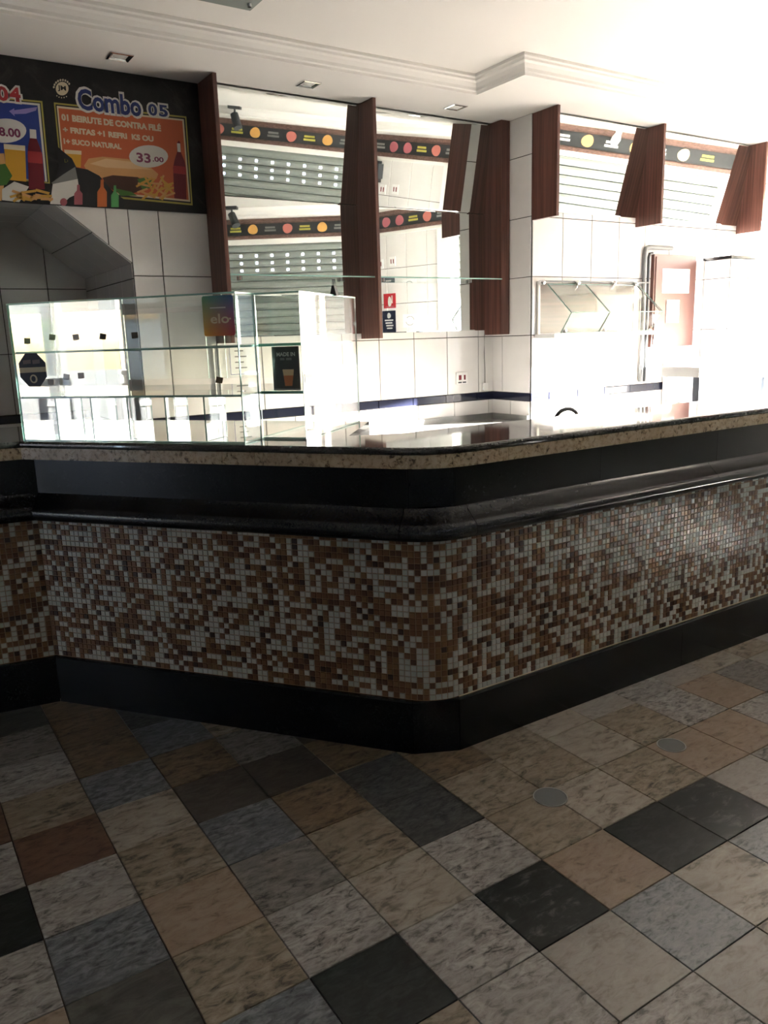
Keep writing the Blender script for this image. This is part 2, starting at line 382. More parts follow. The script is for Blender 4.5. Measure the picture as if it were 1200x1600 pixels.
# ================================================================== SETTING: floor
GX, GY, TS = 0.9338, 1.7119, 0.25
fl = MB().box(-7.2, 9.0, -4.6, 6.6, -0.12, -0.006)
floor = struct(fl.build('floor', 'floorjoint'), 'floor of mixed coloured square granite tiles in front of the bar', 'floor')
KIND = {}
def setk(i, j0, s):
    for k, c in enumerate(s.split()): KIND[(i, j0 + k)] = c
setk(-9, -4, 'N G'); setk(-8, -4, 'S N B'); setk(-7, -4, 'Y E N S'); setk(-6, -4, 'N S N H'); setk(-5, -4, 'G Y N B G'); setk(-4, -4, 'R G B N S D')
setk(-3, -4, 'Y R C D D N'); setk(-2, -4, 'K Y G B N H N G C P Y P C G'); setk(-1, -4, 'Y B O S G H G G C G Y O S P')
setk(0, -4, 'O E G Y C Y G C G O O Y'); setk(1, -3, 'G B K Y M O K M P S C'); setk(2, -2, 'Y G Y P L C L Y'); setk(3, -1, 'K C Y P G S')
def ftile():
    g, t, b = 0.0016, 0.006, 0.001; w = TS - 2 * g
    v = [(0, 0, -t), (w, 0, -t), (w, w, -t), (0, w, -t), (0, 0, -b), (w, 0, -b), (w, w, -b), (0, w, -b), (b, b, 0), (w - b, b, 0), (w - b, w - b, 0), (b, w - b, 0)]
    v = [(x + g - TS / 2, y + g - TS / 2, z) for x, y, z in v]
    f = [(0, 1, 5, 4), (1, 2, 6, 5), (2, 3, 7, 6), (3, 0, 4, 7), (4, 5, 9, 8), (5, 6, 10, 9), (6, 7, 11, 10), (7, 4, 8, 11), (8, 9, 10, 11)]
    return v, f
fv, ff = ftile(); fme = {}
def floor_mesh(c):
    if c not in fme:
        me = bpy.data.meshes.new('tile'); me.from_pydata(fv, [], ff); me.materials.append(M['f_' + c]); me.update(); fme[c] = me
    return fme[c]
PC0 = V3((0.514, 3.411, 0)); AD = V3((cos(radians(127.5)), sin(radians(127.5)), 0))
def under_counter(x, y):
    yA = PC0.y - (x - PC0.x) * 0.793 / 0.609
    if x > 1.5: return y > 2.083 + 0.16
    if x > 0.514: return y > yA + 0.28
    return y > 3.45 + 0.16
rng = random.Random(3)
rest = {}
order = 'G C Y S B P N O H K D Y G C'.split()
for i in range(-18, 22):
    for j in range(-32, 28):
        x, y = GX + TS * (j + 0.5), GY - TS * (i + 0.5)
        if under_counter(x, y): continue
        c = KIND.get((i, j)) or rng.choice(order)
        d = V3((x, y, 0)) - CAMP; zc = d.dot(FWD)
        vis = False
        if zc > 0.3:
            u, v = 600 + FPX * d.dot(RGT) / zc, 800 + FPX * d.dot(DWN) / zc
            vis = -130 < u < 1330 and 900 < v < 1760
        if vis: put('tile', floor_mesh(c), floor, (x, y, 0), (pi / 2) * rng.choice((0, 0, 0, 2)))
        else: rest.setdefault(c, []).append((x, y))
mb = MB(); ks = sorted(rest)
for mi, c in enumerate(ks):
    for x, y in rest[c]:
        i0 = len(mb.v); mb.v += [(a + x, b + y, z) for a, b, z in fv]; mb.f += [tuple(i0 + k for k in q) for q in ff]; mb.mi += [mi] * len(ff)
tag(mb.build('tile_field', ['f_' + c for c in ks], floor, recalc=False), kind='stuff')

# round metal floor covers
for n_, (u, v, r, lab) in enumerate([(860, 1246, 0.052, 'round grey metal floor cover nearer the bar corner'), (1049, 1165, 0.047, 'round grey metal floor cover farther right along the bar')]):
    p = pixz(u, v, 0); mb = MB(); mb.tube([p + V3((0, 0, -0.004)), p + V3((0, 0, 0.002))], r, 28)
    q = thing('floor_cover', p, lab, 'cover', 'metal covers in the floor'); mb.build('disc', 'dull_metal', q)
    mb = MB(); rr_ = [[p + V3((cos(a) * (r + k * 0.004), sin(a) * (r + k * 0.004), z)) for a in [2 * pi * m / 28 for m in range(28)]] for k, z in ((0, 0.001), (0, 0.003), (1, 0.003), (1, 0.001))]
    mb.grid(rr_, True).build('rim', 'steel', q)

# ================================================================== SETTING: ceiling, soffit, moulding
def slab(name, poly, z0, z1, mat, parent=None):
    return MB().prism([V3((x, y, z0)) for x, y in poly], [V3((x, y, z1)) for x, y in poly]).build(name, mat, parent)
ceil_poly = [(LW - .15, 6.3), (LW - .15, -1.0), (L1A.x - .1, L1A.y - .15), (L1B.x + .12, L1B.y - .08), (W2B.x + .1, W2B.y - .1), (L3B.x + .15, L3B.y - .05), (7.8, 4.5), (7.8, 6.3)]
struct(slab('ceiling', ceil_poly, ZC, ZC + 0.2, 'plaster'), 'white plaster main ceiling above the customer area', 'ceiling')
struct(slab('wall_upper_sun_block', ceil_poly, ZC + 0.21, 8.5, 'plaster'), 'unseen upper storey mass above the shop, added to shade the left street', 'wall')  # unseen storeys added so that they keep direct sun off the left facades
SY, SY2, SX = 4.24, 3.80, 3.51
struct(slab('ceiling_soffit', [(LW, D + 0.05), (LW, SY), (SX, SY), (SX, SY2), (7.7, SY2), (7.7, D + 0.05)], ZS, ZC, 'plaster'), 'lowered white ceiling strip above the bar wall', 'ceiling')
# crown moulding along the edge of the lowered strip (profile: outward offset, height)
prof = [(0.0, ZS), (0.012, ZS), (0.014, ZS + .014), (0.022, ZS + .020), (0.026, ZS + .036), (0.042, ZS + .056), (0.060, ZS + .064), (0.062, ZS + .076), (0.074, ZS + .082), (0.074, ZC), (0.0, ZC)]
def offset_path(pts, o, closed=False):
    """offset a plan polyline to the right of its direction"""
    out = []
    for k, p in enumerate(pts):
        ds = []
        if k > 0: ds.append((pts[k] - pts[k - 1]).normalized())
        if k < len(pts) - 1: ds.append((pts[k + 1] - pts[k]).normalized())
        ns = [V3((d.y, -d.x, 0)) for d in ds]
        if len(ns) == 1: out.append(p + ns[0] * o)
        else:
            b = ns[0] + ns[1]; out.append(p + b * (o * 2 / b.length_squared))
    return out
def sweep(pts, prof, close=True, caps=True, mb=None, mi=0):
    mb = mb or MB()
    cols = [offset_path(pts, o) for o, z in prof]
    rows = [[cols[q][k] + V3((0, 0, prof[q][1])) for q in range(len(prof))] for k in range(len(pts))]
    i = len(mb.v); mb.grid(rows, close, mi); w = len(prof)
    if caps and close:
        mb.f.append(tuple(i + j for j in range(w))); mb.mi.append(mi)
        mb.f.append(tuple(i + (len(rows) - 1) * w + j for j in reversed(range(w)))); mb.mi.append(mi)
    return mb
sof = [V3((LW, SY, 0)), V3((SX, SY, 0)), V3((SX, SY2, 0)), V3((7.3, SY2, 0))]
struct(sweep(sof, prof).build('trim_1', 'moulding'), 'white stepped crown moulding along the lowered ceiling edge', 'moulding')

# ================================================================== SETTING: back wall with niche
NX, NZ0, NXT, NZT, NXL = 1.40, 1.94, 0.985, 2.262, -1.3
mb = MB()
mb.box(NX, PX + 0.2, D, D + 0.16, 0, ZC)                         # right of the niche
mb.box(LW - 0.2, NXL, D, D + 0.16, 0, ZC)                        # left of it
top = [(NXL, NZT), (NXT, NZT), (NX, NZ0), (NX, ZC), (NXL, ZC)]
mb.prism([V3((x, D, z)) for x, z in top], [V3((x, D + 0.16, z)) for x, z in top])
wall_back = struct(mb.build('wall_back', 'grout_dark'), 'white tiled bar back wall with dark joints and navy border strip', 'wall')
ZB0, ZB1 = 0.98, 1.038
zr = [ZB1, 1.458, 1.868, 2.278]
xj = seq(NX, PX, 0.2993, 3.072)
nch = ((1 * 0 - (NZT - NZ0), -(NX - NXT), -((NZT - NZ0) * NX + (NX - NXT) * NZ0)),)     # keep outside the chamfer
wall_tiles(wall_back, (0, D), (1, 0), xj, zr)
wall_tiles(wall_back, (0, D), (1, 0), seq(NXT - 0.3, NX, 0.2993, 3.072), [1.868, 2.278], planes=nch + ((0, -1, -0.0),))
wall_tiles(wall_back, (0, D), (1, 0), seq(NX, PX, 0.336, 3.396), [0.63, ZB0])
wall_tiles(wall_back, (0, D), (1, 0), seq(NX, PX, 0.30, 3.05), [ZB0, ZB1], mat='listel', name='border_tile', gap=0.003, t=0.008)
# niche: back wall, jamb, chamfer, head
mb = MB(); mb.box(NXL - .1, NX + 0.2, D3, D3 + 0.1, 0, NZT + 0.3).box(NXL - .1, NXL, D + .16, D3, 0, NZT + .3)
wall_niche = struct(mb.build('wall_niche', 'grout_dark'), 'grey shaded tiled back of the serving niche', 'wall')
chp = (((NZT - NZ0), (NX - NXT), (NZT - NZ0) * NX + (NX - NXT) * NZ0), (0, 1, NZT))
wall_tiles(wall_niche, (0, D3), (1, 0), seq(NXL, NX, 0.297, 1.143), [1.036, 1.443, 1.868, NZT], planes=chp)
wall_tiles(wall_niche, (0, D3), (1, 0), seq(NXL, NX, 0.30, 1.0), [0.5, ZB0])
wall_tiles(wall_niche, (0, D3), (1, 0), seq(NXL, NX, 0.30, 1.0), [ZB0, 1.036], mat='listel', name='border_tile', gap=0.003, t=0.008)
mb = MB(); mb.box(NX, NX + 0.1, D + 0.16, D3, 0, NZ0)
jamb = struct(mb.build('wall_niche_side', 'grout_dark'), 'tiled right side of the serving niche', 'wall')
wall_tiles(jamb, (NX, D3), (0, -1), [0, 0.31, 0.61, 0.91, D3 - D], [0.5, ZB0, 1.443, 1.853, NZ0])
# chamfered head of the niche with its tiles, and flat head
cl = hypot(NX - NXT, NZT - NZ0); cu = V3((NXT - NX, 0, NZT - NZ0)) / cl; cn = V3((-cu.z, 0, cu.x))
mb = MB(); a0 = V3((NX, D + .16, NZ0)); a1 = V3((NXT, D + .16, NZT))
mb.prism([a0, a1, a1 + V3((0, 0, .12)), a0 + V3((.12, 0, 0))], [q + V3((0, D3 - D - .16, 0)) for q in (a0, a1, a1 + V3((0, 0, .12)), a0 + V3((.12, 0, 0)))])
mb.box(NXL, NXT, D + .16, D3, NZT, NZT + .1)
head = struct(mb.build('wall_niche_head', 'grout_dark'), 'tiled sloping head of the serving niche', 'wall')
cu2 = V3((-cu.x, 0, -cu.z)); nrm = V3((cu.z, 0, -cu.x)); nrm = -nrm if nrm.z > 0 else nrm
for s0, s1 in ((0.003, cl * 0.5 - .0025), (cl * 0.5 + .0025, cl - .003)):
    for y0 in [D + 0.003 + 0.295 * k for k in range(4)]:
        y1 = min(y0 + 0.29, D3 - 0.003)
        if y1 - y0 < 0.02: continue
        c0, c1 = V3((NX, 0, NZ0)) + cu * s0, V3((NX, 0, NZ0)) + cu * s1
        A = [c0 + V3((0, y0, 0)), c1 + V3((0, y0, 0)), c1 + V3((0, y1, 0)), c0 + V3((0, y1, 0))]
        MB().prism(A, [q + nrm * 0.006 for q in A]).build('tile', 'wtile', head)
for k in range(7):
    x1 = NXT - 0.002 - 0.3 * k
    for y0 in [D + 0.003 + 0.295 * q for q in range(4)]:
        y1 = min(y0 + 0.29, D3 - 0.003)
        if y1 - y0 < 0.02: continue
        MB().box(x1 - 0.295, x1, y0, y1, NZT - 0.006, NZT).build('tile', 'wtile', head)

# ---- pillar, right wall, partition
mb = MB(); mb.box(PX, PX + 0.02, D2, D + 0.16, 0, ZC)
mb.box(PX, 7.7, D2, D2 + 0.12, 0, ZC)
wall_right = struct(mb.build('wall_right', 'grout_dark'), 'white tiled wall right of the pillar, washed by daylight', 'wall')
zp = [ZB1, 1.458, 1.868, 2.278, 2.688, ZS]
wall_tiles(wall_right, (PX, D), (0, -1), [0, 0.115, D - D2], zp)
wall_tiles(wall_right, (PX, D), (0, -1), [0, 0.21, D - D2], [0.63, ZB0])
wall_tiles(wall_right, (PX, D), (0, -1), [0, D - D2], [ZB0, ZB1], mat='listel', name='border_tile', gap=0.002, t=0.008)
xr = seq(PX, 7.6, 0.2993, 4.42)
wall_tiles(wall_right, (0, D2), (1, 0), xr, [0.63, ZB0]); wall_tiles(wall_right, (0, D2), (1, 0), xr, zp)
wall_tiles(wall_right, (0, D2), (1, 0), seq(PX, 6.08, 0.30, 4.30), [ZB0, ZB1], mat='listel', name='border_tile', gap=0.003, t=0.008)
PTX, PTY, PTZ = 6.08, 4.13, 2.02
mb = MB(); mb.box(PTX, 7.6, PTY, D2 - 0.01, 0, PTZ)
part_w = struct(mb.build('wall_partition', 'grout_dark'), 'chest-high white tiled partition block with dark cap at far right', 'wall')
zq = [1.0, 1.458, 1.868, PTZ]
wall_tiles(part_w, (PTX, D2 - 0.01), (0, -1), [0, D2 - .01 - PTY], zq)
wall_tiles(part_w, (PTX, PTY), (1, 0), seq(0, 1.5, 0.2993, 0.2993), zq)
MB().box(PTX - 0.02, 7.6, PTY - 0.02, D2 - 0.007, PTZ, PTZ + 0.022).build('cap', 'blackpanel', part_w)

# ---- worktop under the back wall
wt = thing('back_worktop', (3.0, 4.5, 0), 'grey stone back worktop along the tiled wall behind the bar', 'worktop')
MB().box(1.45, PX - 0.008, 4.18, D - 0.008, 0.80, 0.835).box(PX - 0.008, 4.7, 3.95, D2 - 0.008, 0.80, 0.835).build('slab', 'worktop', wt)
MB().box(1.45, PX - 0.008, D - 0.03, D - 0.008, 0.835, 0.875).box(PX - 0.03, PX - 0.008, D2, D - 0.03, 0.835, 0.875).build('upstand', 'worktop', wt)
MB().box(1.5, PX - 0.05, 4.32, D - 0.03, 0.0, 0.80).box(PX - .05, 4.68, 4.0, D2 - 0.03, 0.0, 0.80).build('base', 'blackpanel', wt)

# ================================================================== fins, mirrors, glass shelves
def fin(x0, x1, y0, y1, z0, z1, label, grp='brown wooden fins on the mirror wall'):
    t = thing('wooden_fin', ((x0 + x1) / 2, (y0 + y1) / 2, z0), label, 'fin', grp)
    e = 0.004
    MB().box(x0, x1, y0 + e, y1, z0, z1).build('board', 'wood', t)
    MB().box(x0 + 0.001, x1 - 0.001, y0, y0 + e, z0, z1).build('edge_band', 'wood', t)
    return t
FX = (1.885, 2.939, 4.04)
FZ = 1.47
fin(FX[0] - .012, FX[0] + .013, 4.557, D - .001, FZ, ZS - .002, 'tall brown wooden fin between the menu board and the mirrors')
fin(FX[1] - .012, FX[1] + .013, 4.557, D - .001, FZ, ZS - .002, 'tall brown wooden fin between the two mirror bays')
fin(FX[2] - .012, PX - .010, 4.60, D - .001, FZ, ZS - .002, 'thick brown wooden fin against the tiled pillar')
MZ = 2.343
TILT = radians(6.7)
def mirror(name, x0, x1, z0, z1, y, tilt, label):
    """flat mirror; a tilted one leans out at the top"""
    t = thing(name, ((x0 + x1) / 2, y, z0), label, 'mirror', 'wall mirrors behind the bar')
    a = V3((0, -sin(tilt), cos(tilt))); n = V3((0, -cos(tilt), -sin(tilt))); L = (z1 - z0) / cos(tilt)
    B = V3((0, y, z0)); P = []
    def loop(off, ins):
        return [V3((x, 0, 0)) + B + a * s + n * off for x, s in ((x0 + ins, ins), (x1 - ins, ins), (x1 - ins, L - ins), (x0 + ins, L - ins))]
    m = MB(); A, C, E = loop(0, 0), loop(0.004, 0), loop(0.005, 0.006)
    m.prism(A, C, mi=1, caps=False); i = len(m.v); m.v += [tuple(p) for p in C + E]
    for k in range(4): m.f.append((i + k, i + (k + 1) % 4, i + 4 + (k + 1) % 4, i + 4 + k)); m.mi.append(0)
    m.f.append((i + 4, i + 5, i + 6, i + 7)); m.mi.append(0)
    m.f.append(tuple(len(m.v) - 8 + k - 8 for k in (3, 2, 1, 0))); m.mi.append(1)
    m.build('pane', ['mirror', 'glassedge'], t, recalc=True)
    if tilt:
        for xx in (x0 + 0.05, x1 - 0.05):
            yt = y - tan_(tilt) * (z1 - z0)
            MB().box(xx - 0.015, xx + 0.015, yt + 0.012, y + 0.012 if y < D - .02 else D - 0.002, z1 - 0.03, z1 - 0.012).build('bracket', 'wood', t)
    return t
def tan_(a): return sin(a) / cos(a)
g = 0.014
mirror('mirror_panel', FX[0] + g, FX[1] - g, 1.505, MZ - .004, D - .010, 0, 'upright lower mirror behind the glass display case')
mirror('mirror_panel', FX[1] + g, FX[2] - g, 1.505, MZ - .004, D - .010, 0, 'upright lower mirror left of the pillar reflecting small signs')
mirror('mirror_panel', FX[0] + g, FX[1] - g, MZ, ZS - .012, D - .012, TILT, 'upper mirror leaning forward next to the menu board')
mirror('mirror_panel', FX[1] + g, FX[2] - g, MZ, ZS - .012, D - .012, TILT, 'upper mirror leaning forward next to the pillar')
F2 = (PX + .012, 5.21, 6.50)
fin(F2[0] - .012, F2[0] + .013, 4.14, D2 - .001, 2.25, ZS - .002, 'short brown fin on the pillar corner', 'short brown fins high on the right wall')
fin(F2[1] - .012, F2[1] + .013, 4.14, D2 - .001, 2.25, ZS - .002, 'short brown fin in the middle of the high right mirror', 'short brown fins high on the right wall')
fin(F2[2] - .012, F2[2] + .013, 4.14, D2 - .001, 2.25, ZS - .002, 'short brown fin above the tiled partition at far right', 'short brown fins high on the right wall')
T2 = radians(8.5)
mirror('mirror_panel', F2[0] + g, F2[1] - g, 2.317, ZS - .012, D2 - .012, T2, 'high tilted mirror right of the pillar corner fin')
mirror('mirror_panel', F2[1] + g, F2[2] - g, 2.317, ZS - .012, D2 - .012, T2, 'high tilted mirror at the far right end')
def gshelf(x0, x1, y0, y1, z, label):
    t = thing('glass_shelf', ((x0 + x1) / 2, y1, z), label, 'shelf', 'glass shelves on the mirrors')
    MB().box(x0, x1, y0 + .001, y1, z, z + .008, skip=(2,)).build('pane', 'glass', t)
    MB().box(x0, x1, y0, y0 + .0015, z, z + .008).build('front_edge', 'glassedge', t)
    for xx in (x0 + .15, x1 - .15): MB().tube([V3((xx, y1 - .02, z - .012)), V3((xx, y1 - .02, z + .016))], .009, 10).build('clip', 'chrome', t)
gshelf(FX[0] + .016, FX[1] - .016, 4.585, D - .016, 1.862, 'clear glass shelf across the left mirror bay')
gshelf(FX[1] + .016, FX[2] - .016, 4.585, D - .016, 1.862, 'clear glass shelf across the right mirror bay')

# ================================================================== SHOP FRONT behind and right of the camera (seen in the mirrors)
U1 = (L1B - L1A).normalized()
fr1 = frame(L1A, U1); LEN1 = (L1B - L1A).length
BZ0, BZ1 = 2.69, 2.92
def fascia(name, a, b, label, s0=0.0):
    d = (b - a).normalized(); f = frame(a, d); L = (b - a).length
    t = thing(name, (a + b) / 2 + V3((0, 0, BZ0)), label, 'fascia', 'brown fascia boards over the shutters')
    MB().box(s0, L, 0.0, 0.03, BZ0, BZ1, f).build('board', 'bandwood', t)
    MB().box(s0, L, 0.03, 0.045, BZ0, BZ0 + .035, f).build('lower_rail', 'bandwood', t)
    MB().box(s0, L, 0.03, 0.045, BZ1 - .035, BZ1, f).build('upper_rail', 'bandwood', t)
    MB().box(s0 + .02, L - .02, 0.03, 0.034, BZ0 + .045, BZ1 - .055, f).build('printed_strip', 'p_strip', t)
    return t, f, L
def oval(f, s, z, a, b, t, rot=0.0, n=16, th=0.002):
    A = []
    for k in range(n):
        w = 2 * pi * k / n; r = 1 + 0.04 * sin(3 * w + s * 7)
        x, y_ = a * r * cos(w), b * r * sin(w)
        A.append((s + x * cos(rot) - y_ * sin(rot), z + x * sin(rot) + y_ * cos(rot)))
    m = MB(); m.prism([f(x, t, z_) for x, z_ in A], [f(x, t + th, z_) for x, z_ in A]); return m
def fascia_prints(t, f, s_a, s_b, cols, step=0.21):
    zc = (BZ0 + BZ1) / 2 - .005; k = 0; s = s_a
    while s < s_b:
        c = cols[k % len(cols)]
        if c[0] == 'o': oval(f, s, zc, .060, .056, .034, 0.3).build('food_picture', 'p_' + c[1:], t)
        elif c[0] == 't':
            for q, (dz, w) in enumerate(((.018, .06), (-.016, .068))): MB().box(s - w, s + w, .034, .036, zc + dz - .011, zc + dz + .011, f).build('lettering', 'p_' + c[1:], t)
        k += 1; s += step
t1, f1, n1 = fascia('fascia_board', L1A, L1B, 'brown fascia with food pictures over the closed shutter')
fascia_prints(t1, f1, 4.0, LEN1 - .15, ['omeatpink', 'tgold', 'ofoodor', 'tgrey'])
t2, f2, n2 = fascia('fascia_board', L1B + (W2B - L1B).normalized() * .05, W2B, 'brown fascia with food pictures over the tiled pier')
fascia_prints(t2, f2, .10, n2 - .05, ['tgrey', 'opink', 'opink', 'tgold', 'omeatpink'], .2)
t3, f3, n3 = fascia('fascia_board', W2B, L3B, 'brown fascia with food pictures over the raised shutter')
fascia_prints(t3, f3, .25, n3 - .1, ['ofoodor', 'twh', 'obun', 'twh', 'obun', 'twh', 'obun2', 'tgold'], .24)
L4B = V3((7.62, 4.36, 0))
t4, f4, n4 = fascia('fascia_board', L3B + V3((0, .05, 0)), L4B, 'plain brown fascia at the far right street corner')
# moulding above, walls beside
def frontwall(name, a, b, z0, z1, mat, label, t0=-.14, t1=0.0):
    d = (b - a).normalized(); f = frame(a, d)
    return struct(MB().box(0, (b - a).length, t0, t1, z0, z1, f).build(name, mat), label, 'wall')
frontwall('wall_front', L1A, L1B, BZ0 - .06, ZC + .0, 'whitejamb', 'white lintel wall over the closed shutter', -.14, -.001)
frontwall('wall_front_lintel', W2B, L3B, BZ0 - .05, ZC, 'whitejamb', 'white lintel wall over the raised shutter', -.14, -.001)
frontwall('wall_front_end', L3B, L4B, BZ0 - .05, ZC, 'whitejamb', 'white lintel wall at the far right street corner', -.14, -.001)
W2A = L1B; d2 = (W2B - W2A).normalized(); LW2 = (W2B - W2A).length
pier = frontwall('wall_pier', W2A, W2B, 0, ZC, 'grout_dark', 'white tiled pier between the two shop openings', -.12, -.008)
struct(MB().box(-.16, .02, -.20, -.012, 0, ZC, frame(W2A, d2)).build('wall_pier_end', 'whitejamb'), 'outer corner of the tiled pier', 'wall')
# tiles on the pier face (inside = left of direction), so run the direction backwards
tw = LW2 - 0.13
wall_tiles(pier, W2B - d2 * 0.13 + V3((-d2.y, d2.x, 0)) * -0.008, -d2, seq(0, tw, 0.30, 0.17), [0.0, .228, .638, 1.048, 1.458, 1.868, 2.278, BZ0])
fpier = frame(W2A, d2)
struct(MB().box(LW2 - .13, LW2 + .05, -.13, .03, 0, BZ0, fpier).build('trim_2', 'whitejamb'), 'white painted corner post beside the raised shutter', 'post')
struct(MB().box(0, LW2, 0, .03, BZ0 - .035, BZ0, fpier).build('trim_3', 'whitejamb'), 'white strip under the pier fascia', 'trim')
struct(MB().box(LEN1 - 6.3, LEN1, 0, .02, BZ0 - .06, BZ0, fr1).build('trim_4', 'whitejamb'), 'pale strip under the fascia of the closed shutter', 'trim')
for m_, (a, b, lab) in enumerate(((L1A, L1B, 'white crown moulding over the closed shutter'), (L1B, W2B, 'white crown moulding over the tiled pier'), (W2B, L3B, 'white crown moulding over the raised shutter'))):
    d = (b - a).normalized(); f = frame(a, d); L = (b - a).length
    pr = [(0, BZ1), (.03, BZ1), (.035, BZ1 + .03), (.06, BZ1 + .05), (.07, BZ1 + .09), (.09, ZC), (0, ZC)]
    m = MB(); m.grid([[f(s, t, z) for t, z in pr] for s in (0, L)], True)
    struct(m.build('trim_%d' % (5 + m_), 'moulding'), lab, 'moulding')

def roller(name, fr, s0, s1, z0, z1, label, dots=False, pitch=0.085):
    t = thing(name, fr((s0 + s1) / 2, -.05, z0), label, 'shutter', 'grey roller shutters')
    n = int(round((z1 - z0) / pitch)); pitch = (z1 - z0) / n
    pf = [(-0.012, 0.0), (0.012, 0.07), (0.022, 0.34), (0.022, 0.68), (0.012, 0.93), (-0.012, 1.0)]
    def slat(zb, holes):
        m = MB(); w = [s0]
        if holes:
            s = s0 + 0.10
            while s < s1 - .05: w += [s - .016, s + .016]; s += 0.19
        w.append(s1)
        for k in range(len(w) - 1):
            hole = holes and k % 2 == 1
            for q in range(len(pf) - 1):
                if hole and q == 2: continue
                P = [fr(a, -.05 + pf[b][0], zb + pf[b][1] * pitch) for a, b in ((w[k], q), (w[k + 1], q), (w[k + 1], q + 1), (w[k], q + 1))]
                i = len(m.v); m.v += [tuple(p) for p in P]; m.f.append((i, i + 1, i + 2, i + 3)); m.mi.append(0)
        return m.build('slat', 'shutter', t, recalc=False)
    base = None
    for k in range(n):
        zb = z0 + k * pitch
        holes = dots and (n - 4) <= k <= (n - 2)
        if holes or base is None or True:
            if holes: slat(zb, True)
            elif base is None: base = (slat(zb, False), zb)
            else:
                c = base[0].copy(); COL.objects.link(c); c.location = base[0].location + V3((0, 0, zb - base[1]))
    MB().box(s0, s1, -.065, -.03, z0 - .05, z0, fr).build('bottom_bar', 'steel', t)
    for s in (s0 - .03, s1): MB().box(s, s + .03, -.075, -.015, 0.0, z1, fr).build('guide_rail', 'whitemetal', t)
    return t
roller('roller_shutter', fr1, LEN1 - 6.2, LEN1 - .12, 0.06, BZ0 - .06, 'closed grey roller shutter with rows of small light holes', True)
struct(MB().box(0, LEN1 - 6.25, -.14, -.01, 0, BZ0, fr1).build('wall_front_left', 'whitejamb'), 'white wall at the far end of the closed shutter', 'wall')
struct(MB().box(LEN1 - .10, LEN1, -.14, -.01, 0, BZ0, fr1).build('trim_8', 'whitejamb'), 'narrow white post at the end of the closed shutter', 'post')
d3 = (L3B - W2B).normalized(); fr3 = frame(W2B, d3); LEN3 = (L3B - W2B).length
roller('roller_shutter', fr3, .12, LEN3 - .12, 1.95, BZ0 - .05, 'grey roller shutter rolled halfway up, street light below')
struct(MB().box(LEN3 - .10, LEN3 + .02, -.12, .02, 0, BZ0, fr3).build('trim_9', 'whitejamb'), 'white post at the far right street corner', 'post')
struct(MB().box(.3, LEN3 - .12, .0, .015, BZ0 - .04, BZ0, fr3).build('trim_10', 'whitejamb'), 'pale strip under the fascia of the raised shutter', 'trim')
# left side of the room with its street opening
mb = MB()
mb.box(LW - .15, LW, -1.0, 2.74, 0, ZC).box(LW - .15, LW, 4.55, D, 0, ZC).box(LW - .15, LW, 2.74, 4.55, 2.25, ZC)
struct(mb.build('wall_left', 'whitejamb'), 'plain wall with a street opening at the far left', 'wall')
a, b = V3((LW, -1.0, 0)), V3((L1A.x, L1A.y, 0))
frontwall('wall_front_corner', a, b, 0, ZC, 'whitejamb', 'plain corner wall behind the camera', -.14, 0)

portal('portal_right', W2B + d3 * .1, L3B - d3 * .1, 0.0, 1.9)
portal('portal_end', L3B + V3((0, .1, 0)), L4B, 0.0, BZ0 - .05)
portal('portal_left', V3((LW, 4.55, 0)), V3((LW, 2.74, 0)), 0.0, 2.25)

# wall things on the pier (seen only in the mirror)
RM = (V3((0, D - .005, 0)), V3((0, -1, 0)))
def mirror_to_plane(u, v, tilt=0.0, y=D - .014, z=MZ, a=W2A, b=W2B):
    n = V3((0, -cos(tilt), -sin(tilt))); p0 = V3((0, y, z)); d = ray(u, v)
    p = CAMP + d * (n.dot(p0 - CAMP) / n.dot(d)); r = d - n * (2 * n.dot(d))
    w = b - a; nn = V3((w.y, -w.x, 0)); t = nn.dot(a - p) / nn.dot(r); q = p + r * t
    return (V3((q.x, q.y, 0)) - a).dot(w.normalized()), q.z
def pier_sign(u0, v0, u1, v1, tilt=0.0):
    s0, z0 = mirror_to_plane(u0, v1, tilt); s1, z1 = mirror_to_plane(u1, v0, tilt)
    return min(s0, s1), max(s0, s1), min(z0, z1), max(z0, z1)
def flat(f, s0, s1, z0, z1, t0, t1): return MB().box(s0, s1, t0, t1, z0, z1, f)
s0, s1, z0, z1 = pier_sign(600, 458, 618, 482)
t = thing('fire_sign', fpier((s0 + s1) / 2, 0, z0), 'small red square fire sign on the tiled pier', 'sign')
flat(fpier, s0, s1, z0, z1, 0, .003).build('plate', 'sign_red', t)
sm, zm, w_ = (s0 + s1) / 2, (z0 + z1) / 2, (s1 - s0)
oval(fpier, sm, zm - .01, w_ * .14, w_ * .32, .003).build('extinguisher_symbol', 'p_wh', t)
MB().box(sm + w_ * .16, sm + w_ * .24, .003, .005, zm - .03, zm + .06, fpier).build('hose_symbol', 'p_wh', t)
MB().box(s0 + w_ * .12, s1 - w_ * .12, .003, .005, z0 + .012, z0 + .024, fpier).build('lettering', 'p_pink', t)
s0, s1, z0, z1 = pier_sign(598.5, 485, 618, 520.5)
t = thing('notice_sign', fpier((s0 + s1) / 2, 0, z0), 'navy blue notice with white figure under the red fire sign', 'sign')
flat(fpier, s0, s1, z0, z1, 0, .003).build('plate', 'navy', t)
sm, w_, hh = (s0 + s1) / 2, s1 - s0, z1 - z0
oval(fpier, sm, z1 - hh * .22, w_ * .13, w_ * .16, .003).build('cross_symbol', 'p_wh', t)
for q in range(4): MB().box(sm - w_ * (.32 - .05 * q), sm + w_ * (.30 - .07 * (q % 2)), .003, .005, z1 - hh * (.46 + .12 * q), z1 - hh * (.40 + .12 * q), fpier).build('lettering', 'p_wh', t)
s0, s1, z0, z1 = pier_sign(630, 490, 652, 512)
